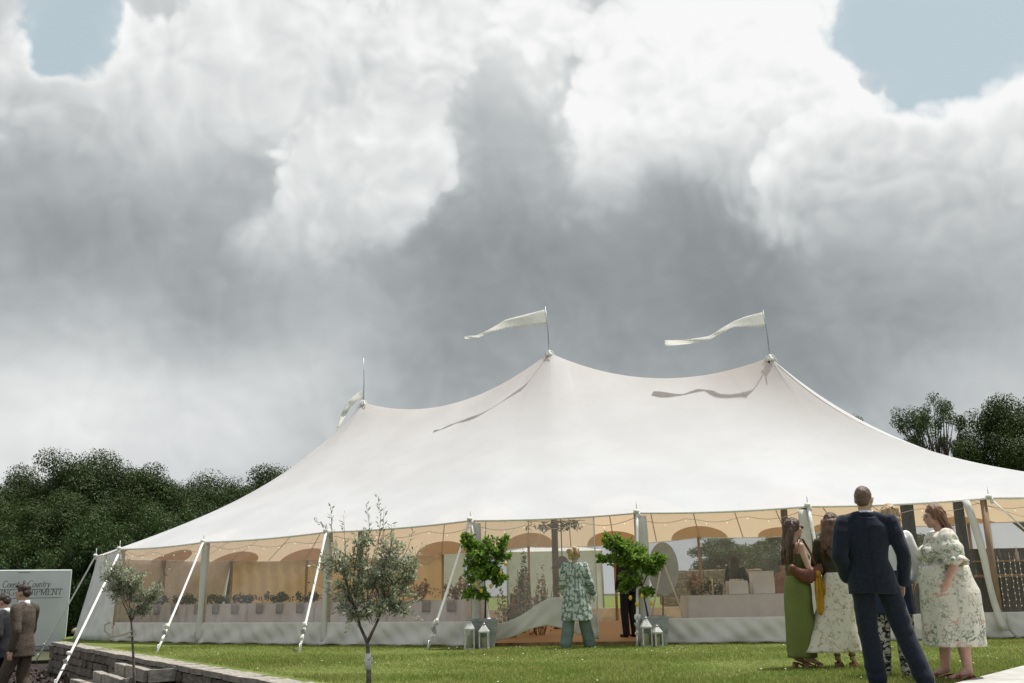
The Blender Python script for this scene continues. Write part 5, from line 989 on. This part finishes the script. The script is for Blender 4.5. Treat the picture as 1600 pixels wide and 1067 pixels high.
    def locks(s, m, kind):
        """loose strands over the mass of hair"""
        k = s.k; rg = np.random.default_rng(int(abs(s.root.location[0]) * 100)); mb = MB(); hp = s.hp; J = s.J
        if kind in ('long', 'longside'):
            dn = J['chest'] + ((.06 if kind == 'longside' else 0) * k, -.13 * k, -.03 * k)
            for q in range(80):
                a = rg.uniform(-1.9, 1.9); u = .088 * math.sin(a); v = -.03 - .092 * math.cos(a); p0 = hp(u * .75, v * .6 - .01, .10 - .05 * rg.random()); p1 = hp(u * 1.02, v * 1.02, rg.uniform(-.02, .03)); p2 = J['neck'] + np.array([u * 1.15, -.09 + .03 * abs(math.sin(a)), rg.uniform(-.06, .02)]) * k; p3 = dn + np.array([u * 1.1 + rg.normal() * .012, rg.normal() * .012, rg.uniform(-.07, .08)]) * k
                mb.tube([p0, p1, p2 + rg.normal(size=3) * .006, (p2 + p3) / 2 + rg.normal(size=3) * .010, p3], [.004, .006, .007, .006, .002], 4)
        else:
            for q in range(90):
                a = rg.uniform(-2.3, 2.3); z = rg.uniform(-.09 if kind == 'bob' else -.04, .11); r_ = .10 * math.sqrt(max(.05, 1 - (z / .15) ** 2)); c = hp(r_ * math.sin(a), -.02 - r_ * math.cos(a), z); t_ = [c + np.array([math.cos(x * 2 + q), math.sin(x * 1.7 + q), -x * .55]) * .016 * k for x in (0, 1, 2, 3)]; mb.tube(t_, [.003, .0055, .005, .0015], 4)
        o = mb.build('hair_strands', m, s.root); o['kind'] = 'stuff'
    def hair(s, m, kind):
        k = s.k; mb = MB(); e = lambda c, r: mb.ell(c, tuple(q * k for q in r), s.HR); hp = s.hp; J = s.J; wv = lambda P: .0045 * wav(P * np.array([1, 1, .14]), 150) + .005 * wav(P * np.array([1, 1, .6]), 26)
        if kind == 'crop':
            e(hp(0, -.017, .032), (.0765, .0945, .0945)); e(hp(0, -.050, -.012), (.066, .054, .060)); fuse('hair', mb, m, s.root, .008, 2, lambda P: .0025 * wav(P, 90)); return
        if kind == 'short':
            e(hp(0, -.020, .048), (.082, .095, .090)); e(hp(0, -.058, .0), (.073, .055, .065)); e(hp(.01, .045, .105), (.062, .055, .035)); fuse('hair', mb, m, s.root, .008, 2, lambda P: .007 * wav(P, 60)); return
        e(hp(0, -.025, .042), (.084, .096, .092)); e(hp(0, -.055, -.01), (.080, .062, .08))
        for sx in (-1, 1): e(hp(sx * .068, -.01, .02), (.026, .055, .065))
        if kind == 'long':
            bk = J['neck'] + (0, -.075 * k, -.02 * k); dn = J['chest'] + (0, -.115 * k, -.02 * k)
            for dx in (-.05, -.017, .017, .05): mb.cap(hp(dx * 1.2, -.07, -.02), .038 * k, bk + (dx * 1.3 * k, 0, 0), .038 * k); mb.cap(bk + (dx * 1.3 * k, 0, 0), .038 * k, dn + (dx * 1.2 * k, 0, random.uniform(-.04, .03)), .022 * k)
        if kind == 'longside':
            bk = J['neck'] + (0, -.07 * k, -.03 * k); dn = J['chest'] + (.06 * k, -.15 * k, -.02 * k)
            for dx in (-.04, 0, .04): mb.cap(hp(dx, -.075, -.03), .036 * k, bk + (dx * k, -.02 * k, 0), .036 * k); mb.cap(bk + (dx * k, -.02 * k, 0), .036 * k, dn + (dx * .9 * k, 0, dx), .022 * k)
        if kind == 'bob':
            for a in np.linspace(.2, math.pi * 2 - .2, 13): c = hp(.085 * math.sin(a), -.02 - .085 * math.cos(a) * .9, -.05); mb.ell(c, (.034 * k, .034 * k, .045 * k)) if math.cos(a) > -.55 else None
        if kind == 'bun':
            e(hp(.0, -.12, .045), (.07, .06, .07)); e(hp(.04, -.09, .105), (.045, .04, .04)); e(hp(-.03, -.10, -.045), (.055, .04, .055)); e(hp(0, .05, .085), (.075, .045, .05)); e(hp(.06, -.02, .0), (.04, .06, .07)); e(hp(-.06, -.02, .0), (.04, .06, .07))
        s.locks(m, kind)
        fuse('hair', mb, m, s.root, .009, 2, (lambda P: .012 * wav(P, 45)) if kind in ('bob', 'bun') else wv)
def skirt(fig, name, m, rings, folds, amp, seed=0, n=96, parent=None, solidt=.005):
    """hanging cloth: folds deepen towards the hem"""
    rg = np.random.default_rng(seed); ph = rg.uniform(0, 6.28, 4); N = 22; Rr = np.array(rings, float); t0 = np.linspace(0, 1, len(Rr)); R_ = [[np.interp(t, t0, Rr[:, q]) for q in range(5)] for t in np.linspace(0, 1, N)]
    fold = lambda a, i: 1 + amp * (i / N) ** 1.2 * (math.sin(a * folds + ph[0] + .8 * math.sin(a * 2 + ph[1])) * .7 + .5 * math.sin(a * (folds * .5 + 1) + ph[2] + i * .08)) + .012 * math.sin(i * .9 + a * 3 + ph[3])
    mb = MB(); mb.loft(R_, n, cap=False, fold=fold); o = mb.build(name, m, parent or fig.root); put_cyl(o.data); return solid(o, solidt)
def crease(am, fr): return lambda P: am * wav(P * np.array([1, 1, .55]), fr) + am * .5 * wav(P * np.array([1, 1, 1.6]), fr * 1.7)

def back_line(ob_, x0, z0, z1, fig, m, r=.0022):
    """a seam lying on the back of a garment"""
    n = len(ob_.data.vertices); P = np.empty(n * 3, np.float32); ob_.data.vertices.foreach_get('co', P); P = P.reshape(-1, 3); pts = []
    for z in np.linspace(z0 + .005, z1, 22):
        s_ = P[(abs(P[:, 0] - x0 * fig.k) < .012) & (abs(P[:, 2] - z * fig.k) < .012)]
        if len(s_): pts.append((x0 * fig.k, s_[:, 1].min() - .0005, z * fig.k))
    if len(pts) > 2: mb_ = MB(); mb_.tube(pts, r, 5); mb_.build('seam', m, ob_)
# ---- man in the navy suit, seen from behind
g = at_z(1384, 1075); m1 = Fig('man in navy suit and sunglasses seen from behind, legs apart, among the guests', (g[0], g[1], 0), -.18, 1.80, pose={'shL': (-.205, 0, 1.42), 'shR': (.205, 0, 1.42), 'elL': (-.285, -.06, 1.14), 'wrL': (-.215, .06, .93), 'elR': (.275, -.03, 1.13), 'wrR': (.265, .08, .885), 'hiL': (-.10, 0, .92), 'hiR': (.09, 0, .92), 'knL': (-.09, .02, .50), 'anL': (-.06, -.02, .085), 'toL': (-.09, .16, .03), 'knR': (.195, .0, .50), 'anR': (.33, -.05, .085), 'toR': (.38, .10, .03), 'pelvis': (-.01, 0, .95), 'waist': (-.02, 0, 1.09), 'chest': (-.02, .01, 1.28), 'neck': (-.01, 0, 1.475), 'head': (-.005, .015, 1.635)}, yaw=-.45, wide=1.06).body(); m1.face(M_SHADES); m1.hair(H_CROP, 'crop')
mb = MB(); m1.torso(mb, .80, 1.47, .022, .02); m1.sleeves(mb, .080, .070, .056, .95); k = m1.k
for sx in (-1, 1): mb.cap(np.array([sx * .07 - .01, -.01, 1.47]) * k, .06 * k, np.array([sx * .19 - .01, 0, 1.425]) * k, .064 * k)
jk = fuse('jacket', mb, M_NAVY, m1.root, .0095, 3, lambda P: crease(.007, 13)(P) + .006 * wav(P * np.array([.6, .6, 2.2]), 17) * np.exp(-((P[:, 2] - 1.12 * m1.k) / .12) ** 2)); back_line(jk, -.012, .80, 1.40, m1, M_BLACKC); back_line(jk, -.012, .80, 1.02, m1, M_BLACKC, .0035); mb = MB(); mb.loft([(-.01 * k, -.005 * k, 1.46 * k, .082 * k, .078 * k), (-.01 * k, -.002 * k, 1.50 * k, .075 * k, .074 * k), (-.01 * k, -.002 * k, 1.515 * k, .072 * k, .072 * k)], 20, cap=False); solid(mb.build('jacket_collar', M_NAVY, m1.root), .012); mb = MB(); mb.loft([(-.01 * k, 0, 1.48 * k, .070 * k, .070 * k), (-.008 * k, .002 * k, 1.535 * k, .064 * k, .066 * k)], 20, cap=False); solid(mb.build('shirt_collar', M_SHIRT, m1.root), .006)
mb = MB(); m1.legs(mb, .105, .088, .080); fuse('trousers', mb, M_NAVY, m1.root, .0095, 3, lambda P: crease(.006, 14)(P) + .006 * wav(P * np.array([.5, .5, 2.0]), 22) * (np.exp(-((P[:, 2] - .5) / .12) ** 2) + np.exp(-((P[:, 2] - .12) / .1) ** 2) + .7 * np.exp(-((P[:, 2] - .86) / .08) ** 2))); m1.shoes(M_BLACKS)
# ---- woman in the green dress, in profile
g = at_z(1258, 1043); w1 = Fig('woman in long green dress with brown handbag and yellow scarf, arms crossed', (g[0], g[1], 0), -1.35, 1.70, True, {'shL': (-.155, 0, 1.40), 'shR': (.155, 0, 1.40), 'elL': (-.20, .08, 1.16), 'wrL': (-.02, .24, 1.15), 'elR': (.20, .06, 1.14), 'wrR': (.02, .25, 1.11), 'anL': (-.07, -.05, .13), 'toL': (-.08, .10, .04), 'anR': (.07, .02, .13), 'toR': (.09, .17, .04), 'knL': (-.08, .0, .52), 'knR': (.08, .03, .52)}, yaw=-.05).body(); w1.face(M_SHADES); w1.hair(H_BROWN, 'long'); k = w1.k
mb = MB(); w1.torso(mb, .98, 1.315, .012); mb.ell(np.array([-.07, .09, 1.27]) * k, (.07 * k, .06 * k, .06 * k)); mb.ell(np.array([.07, .09, 1.27]) * k, (.07 * k, .06 * k, .06 * k)); fuse('bodice', mb, mat('green_bodice', (.085, .095, .028), .75, .15, 8, .15, 80), w1.root, .009, 3, crease(.003, 25))
skirt(w1, 'skirt', M_OLIVEC, [(0, 0, 1.06 * k, .135, .115), (0, 0, .95 * k, .175, .145), (0, -.005, .80 * k, .178, .150), (0, -.01, .5 * k, .172, .158), (0, -.015, .25 * k, .168, .160), (0, -.015, .12 * k, .165, .158)], 7, .055, 1)
mb = MB(); mb.tube([np.array([.09, .10, 1.30]) * k, np.array([.115, .05, 1.44]) * k, np.array([.10, -.06, 1.42]) * k, np.array([.05, -.12, 1.30]) * k], .012, 6); mb.build('shoulder_strap', mat('green_bodice', (0, 0, 0)), w1.root); w1.sandals(M_TAN, .055)
hb = Fig.__new__(Fig); bagc = Matrix.Rotation(-1.35, 3, 'Z'); bo = thing('handbag', 'brown leather slouch handbag slung from the shoulder of the green dress', 'bag', (g[0], g[1], 0), -1.35); mb = MB()
for a in np.linspace(-1, 1, 9): mb.ell((.185 + .01 * math.cos(a), .02 - .0 + a * .17, 1.02 + .075 * a * a), (.05, .05, .095 - .03 * abs(a)))
fuse('pouch', mb, M_BAG, bo, .009, 4, crease(.004, 20)); mb = MB(); mb.tube([(.19, -.14, 1.10), (.20, -.10, 1.28), (.175, -.02, 1.435), (.16, .03, 1.44), (.19, .10, 1.28), (.195, .16, 1.10)], .014, 6, flat=.5); mb.build('shoulder_strap', M_BAG, bo)
sf = thing('scarf', 'mustard yellow silk scarf hanging from the brown handbag', 'scarf', (g[0], g[1], 0), -1.35); mb = MB(); rg = []
for j in range(15):
    t = j / 14; wd = .03 + .085 * t; rg.append([(.225 + .02 * math.sin(x * 9 + t * 4), .145 + .05 * t + x * wd, 1.05 - .46 * t - (.05 * (x + .6) if j == 14 else 0)) for x in np.linspace(-1, 1, 11)])
mb.grid(rg); solid(mb.build('cloth', M_MUST, sf), .006); mb = MB(); mb.ell((.225, .145, 1.05), (.03, .035, .035)); mb.build('knot', M_MUST, sf)
# ---- woman with long brown hair and windblown print skirt
g = at_z(1322, 1043); w2 = Fig('woman with wavy brown hair, dark olive top and windblown leaf print skirt', (g[0], g[1], 0), -.5, 1.74, True, {'elL': (-.24, .02, 1.14), 'wrL': (-.12, .18, 1.02), 'elR': (.23, .02, 1.14), 'wrR': (.12, .2, 1.02), 'anL': (-.08, -.02, .13), 'toL': (-.08, .13, .04), 'anR': (.08, .0, .13), 'toR': (.09, .14, .04)}, yaw=-.2).body(); w2.hair(H_AUB if False else H_BROWN, 'long'); k = w2.k
mb = MB(); w2.torso(mb, .98, 1.45, .014); w2.sleeves(mb, .062, .055, .046, .8); fuse('top', mb, M_OLIVED, w2.root, .0095, 4, crease(.004, 20)); mb = MB()
for a in np.linspace(-1.5, 1.5, 9): c = w2.J['neck'] + np.array([.10 * math.sin(a), -.05 - .05 * math.cos(a), .02]) * 1.0; mb.cap(w2.hp(.08 * math.sin(a), -.03 - .07 * math.cos(a), .02), .036, c - (0, 0, .03), .036); mb.cap(c - (0, 0, .03), .036, c - np.array([0, .02, .14 + .03 * math.sin(a * 5)]), .026)
fuse('loose_hair', mb, hairm('hair_chestnut', (.16, .075, .042), (.07, .035, .02)), w2.root, .011, 2, lambda P: .011 * wav(P, 40))
skirt(w2, 'skirt', M_LEAFP, [(0, 0, 1.06 * k, .14, .12), (0, 0, .95 * k, .18, .15), (-.02, 0, .75 * k, .20, .17), (-.07, -.02, .5 * k, .25, .20), (-.13, -.05, .3 * k, .32, .22), (-.17, -.07, .18 * k, .37, .23)], 6, .14, 2); w2.sandals(M_TAN, .055)
# ---- fair-haired woman hidden behind the man
g = at_z(1418, 1062); g = np.array([g[0] + .07, g[1] + .35, 0]); w3 = Fig('woman with curly blond hair, white top and speckled trousers, standing beyond the suited man', (g[0], g[1], 0), -.2, 1.72, True, {'elR': (.30, -.01, 1.13), 'wrR': (.26, .1, .93), 'neck': (.05, -.015, 1.47), 'head': (.07, .02, 1.625), 'chest': (.045, .01, 1.28), 'shR': (.215, 0, 1.405), 'shL': (-.12, 0, 1.405), 'elL': (-.2, -.03, 1.12), 'waist': (.02, 0, 1.09), 'knL': (-.14, .02, .5), 'anL': (-.18, -.02, .085), 'toL': (-.2, .14, .03)}, yaw=.5).body(); w3.hair(H_BLOND, 'bob'); mb = MB(); w3.torso(mb, .98, 1.45, .03, .03); w3.sleeves(mb, .068, .06, .05, .9); fuse('blouse', mb, M_SHIRT, w3.root, .0095, 4, crease(.006, 16)); k = w3.k
skirt(w3, 'tunic', M_NAVYL, [(0, 0, 1.06 * k, .165, .135), (0, 0, .95 * k, .195, .155), (0, 0, .62 * k, .21, .17)], 7, .06, 3); mb = MB(); w3.legs(mb, .105, .095, .095); fuse('trousers', mb, M_BWP, w3.root, .0095, 4, crease(.006, 16), cyl=True); w3.shoes(M_LANT)
# ---- woman in the pale floral dress, in profile facing left
g = at_z(1500, 1062); w4 = Fig('woman in pale garden print dress with glasses and long auburn hair', (g[0], g[1], 0), 1.42, 1.68, True, {'shL': (-.20, 0, 1.40), 'shR': (.20, 0, 1.40), 'elL': (-.285, -.02, 1.15), 'wrL': (-.27, .07, .95), 'elR': (.285, -.03, 1.15), 'wrR': (.26, .06, .94), 'anL': (-.10, -.06, .11), 'toL': (-.11, .11, .035), 'anR': (.10, .10, .11), 'toR': (.11, .27, .035), 'knL': (-.10, -.03, .5), 'knR': (.10, .07, .5), 'neck': (0, .0, 1.47), 'head': (0, .05, 1.62)}, wide=1.45, yaw=.02, nod=-.12, skin=M_SKIN2).body(); w4.face(True); w4.hair(H_AUB, 'longside'); k = w4.k
mb = MB(); w4.torso(mb, .98, 1.46, .02, .0); mb.ell(np.array([-.09, .15, 1.24]) * k, (.11 * k, .10 * k, .10 * k)); mb.ell(np.array([.09, .15, 1.24]) * k, (.11 * k, .10 * k, .10 * k)); mb.ell(np.array([0, .08, 1.08]) * k, (.19 * k, .16 * k, .16 * k))
for sd in 'LR': a, b = w4.J['sh' + sd], w4.J['el' + sd]; mb.cap(a, .095 * k, a + (b - a) * .75, .115 * k); mb.ell(a + (b - a) * .55, (.125 * k, .12 * k, .12 * k))
o = fuse('bodice', mb, M_GARDEN, w4.root, .010, 4, crease(.006, 18), cyl=True)
skirt(w4, 'skirt', M_GARDEN, [(0, 0.02, 1.12 * k, .235, .225), (0, .01, .98 * k, .26, .25), (0, -.01, .85 * k, .275, .272), (0, -.01, .65 * k, .275, .278), (0, 0, .45 * k, .272, .278), (0, 0.0, .33 * k, .268, .28)], 8, .07, 4)
for sd in 'LR': a, b = w4.J['sh' + sd], w4.J['el' + sd]; mb = MB(); c = a + (b - a) * .86; d = (b - a) / np.linalg.norm(b - a); _, x_, y_ = perp(d); mb.grid([[c + d * (.035 * q) * k + (x_ * math.cos(t) + y_ * math.sin(t)) * k * (.098 + .012 * q + .010 * q * math.sin(t * 9)) for t in np.linspace(0, 2 * math.pi, 49)] for q in range(3)]); o = solid(mb.build('sleeve_frill', M_GARDEN, w4.root), .005); put_cyl(o.data)
w4.sandals(mat('rust_leather', (.30, .085, .04), .5, .1), .045)
# ---- woman in the daisy print coat at the doorway
g = at_z(903, 1012); w5 = Fig('woman in grey green daisy print coat and wide trousers walking to the doorway', (g[0], g[1], 0), -.12, 1.64, True, {'elL': (-.235, .03, 1.12), 'wrL': (-.23, .17, .93), 'elR': (.255, -.02, 1.12), 'wrR': (.30, .12, .90), 'knL': (-.14, -.03, .5), 'anL': (-.20, -.12, .085), 'toL': (-.22, .03, .03), 'knR': (.12, .07, .5), 'anR': (.20, .10, .085), 'toR': (.23, .26, .03)}, yaw=-.5, nod=.05).body(); w5.hair(H_BLOND, 'bun'); k = w5.k
mb = MB(); w5.torso(mb, .47, 1.475, .036, .055, n=16); w5.sleeves(mb, .075, .072, .070, .92); fuse('coat', mb, M_COATF, w5.root, .010, 4, crease(.006, 14), cyl=True); mb = MB(); w5.legs(mb, .105, .108, .115); fuse('trousers', mb, M_TEALT, w5.root, .010, 4, crease(.008, 14)); w5.shoes(M_LANT)
mb = MB(); c = w5.J['elR'] * .1 + w5.J['wrR'] * .9; d = w5.J['wrR'] - w5.J['elR']; d /= np.linalg.norm(d); _, x_, y_ = perp(d); mb.grid([[c + d * (.03 * q) + (x_ * math.cos(t) + y_ * math.sin(t)) * (.05 + .012 * q + .010 * q * math.sin(t * 8)) for t in np.linspace(0, 6.2832, 41)] for q in range(3)]); solid(mb.build('cuff_frill', M_SHIRT, w5.root), .005)
# ---- the two men walking past on the lower ground
def suited(px, Y, ytop, rz, h, label, mj, mtz, mh, hk, step, yaw=0.0, nod=0.0, armL=None):
    p = at_Y(px, ytop, Y); f_ = Fig(label, (p[0], Y, LOW + .012), rz, h, pose={'shL': (-.20, 0, 1.42), 'shR': (.20, 0, 1.42), 'elL': (-.265, -.10 * step, 1.14), 'wrL': (-.25, .02 - .06 * step, .90), 'elR': (.265, .06 * step, 1.14), 'wrR': (.25, .16 + .06 * step, .92), 'knL': (-.10, .14 * step + .04, .52), 'anL': (-.10, .30 * step, .09), 'toL': (-.11, .30 * step + .16, .05), 'knR': (.10, -.04 * step + .03, .50), 'anR': (.10, -.30 * step, .10), 'toR': (.11, -.30 * step + .15, .03), 'neck': (0, .02, 1.475), 'head': (0, .06, 1.63)}, yaw=yaw, nod=nod).body(); f_.face(); f_.hair(mh, hk); k = f_.k
    mb = MB(); f_.torso(mb, .80, 1.47, .026, .025); f_.sleeves(mb, .076, .066, .052, .96)
    for sx in (-1, 1): mb.cap(np.array([sx * .07, .0, 1.47]) * k, .055 * k, np.array([sx * .185, 0, 1.425]) * k, .06 * k)
    fuse('jacket', mb, mj, f_.root, .0105, 4, crease(.005, 15)); mb = MB(); mb.loft([(0, .02 * k, 1.47 * k, .074 * k, .076 * k), (0, .03 * k, 1.54 * k, .066 * k, .068 * k)], 18, cap=False); solid(mb.build('shirt_collar', M_SHIRT, f_.root), .008); mb = MB(); f_.legs(mb, .10, .082, .074); fuse('trousers', mb, mtz, f_.root, .0105, 4, crease(.005, 16)); f_.shoes(M_BLACKS); return f_
suited(44, 14.0, 908, 1.45, 1.80, 'taller man in brown tweed jacket walking below the stone wall', M_BRNW, M_BRNW, H_DARK, 'short', .8, nod=-.15); suited(12, 14.8, 931, 1.5, 1.68, 'shorter man in charcoal suit walking just ahead of the tweed jacket', M_CHAR, M_CHAR, H_DARK, 'short', .9, nod=-.35)
# ---- people inside the tent
pi = at_Y(1147, 866, 21.2); i1 = Fig('dark-haired woman in black top standing behind the gift table', (pi[0], 21.2, .05), -.4, pi[2] - .05, True, {'elR': (.26, .05, 1.14), 'wrR': (.30, .26, 1.02)}, vox=.012).body(); i1.hair(H_DARK, 'long'); mb = MB(); i1.torso(mb, .62, 1.46, .02, .03); i1.sleeves(mb, .064, .056, .05, .55); fuse('dress', mb, M_BLACKC, i1.root, .012, 3)
pi = at_Y(1222, 874, 23.5); i2 = Fig('person in dark hat, dusky pink jacket and rust print trousers inside the tent', (pi[0], 23.5, .05), 2.6, pi[2] - .1, True, vox=.012).body(); i2.face(); i2.hair(H_DARK, 'short'); mb = MB(); i2.torso(mb, .84, 1.46, .03, .03); i2.sleeves(mb, .07, .062, .05, .95); fuse('jacket', mb, mat('dusky_pink', (.30, .16, .15), .8, .1), i2.root, .012, 3); mb = MB(); i2.legs(mb, .10, .09, .085); fuse('trousers', mb, M_MULTI, i2.root, .012, 3, cyl=True); i2.shoes(M_BLACKS); mb = MB(); mb.lathe([(.15, .055), (.155, .06), (.09, .068), (.085, .14), (.05, .165)], i2.J['head'], 18); mb.build('hat', M_BLACKC, i2.root)
pi = at_Y(979, 872, 19.2); i3 = Fig('waiter all in black just inside the doorway, partly hidden by the lemon tree', (pi[0], 19.2, .05), .5, 1.72, vox=.012).body(); i3.hair(H_DARK, 'crop'); mb = MB(); i3.torso(mb, .84, 1.47, .02, .02); i3.sleeves(mb, .07, .06, .05, .95); fuse('shirt', mb, M_BLACKC, i3.root, .012, 3); mb = MB(); i3.legs(mb, .095, .08, .07); fuse('trousers', mb, M_BLACKC, i3.root, .012, 3); i3.shoes(M_BLACKS)
bpy.context.view_layer.update()
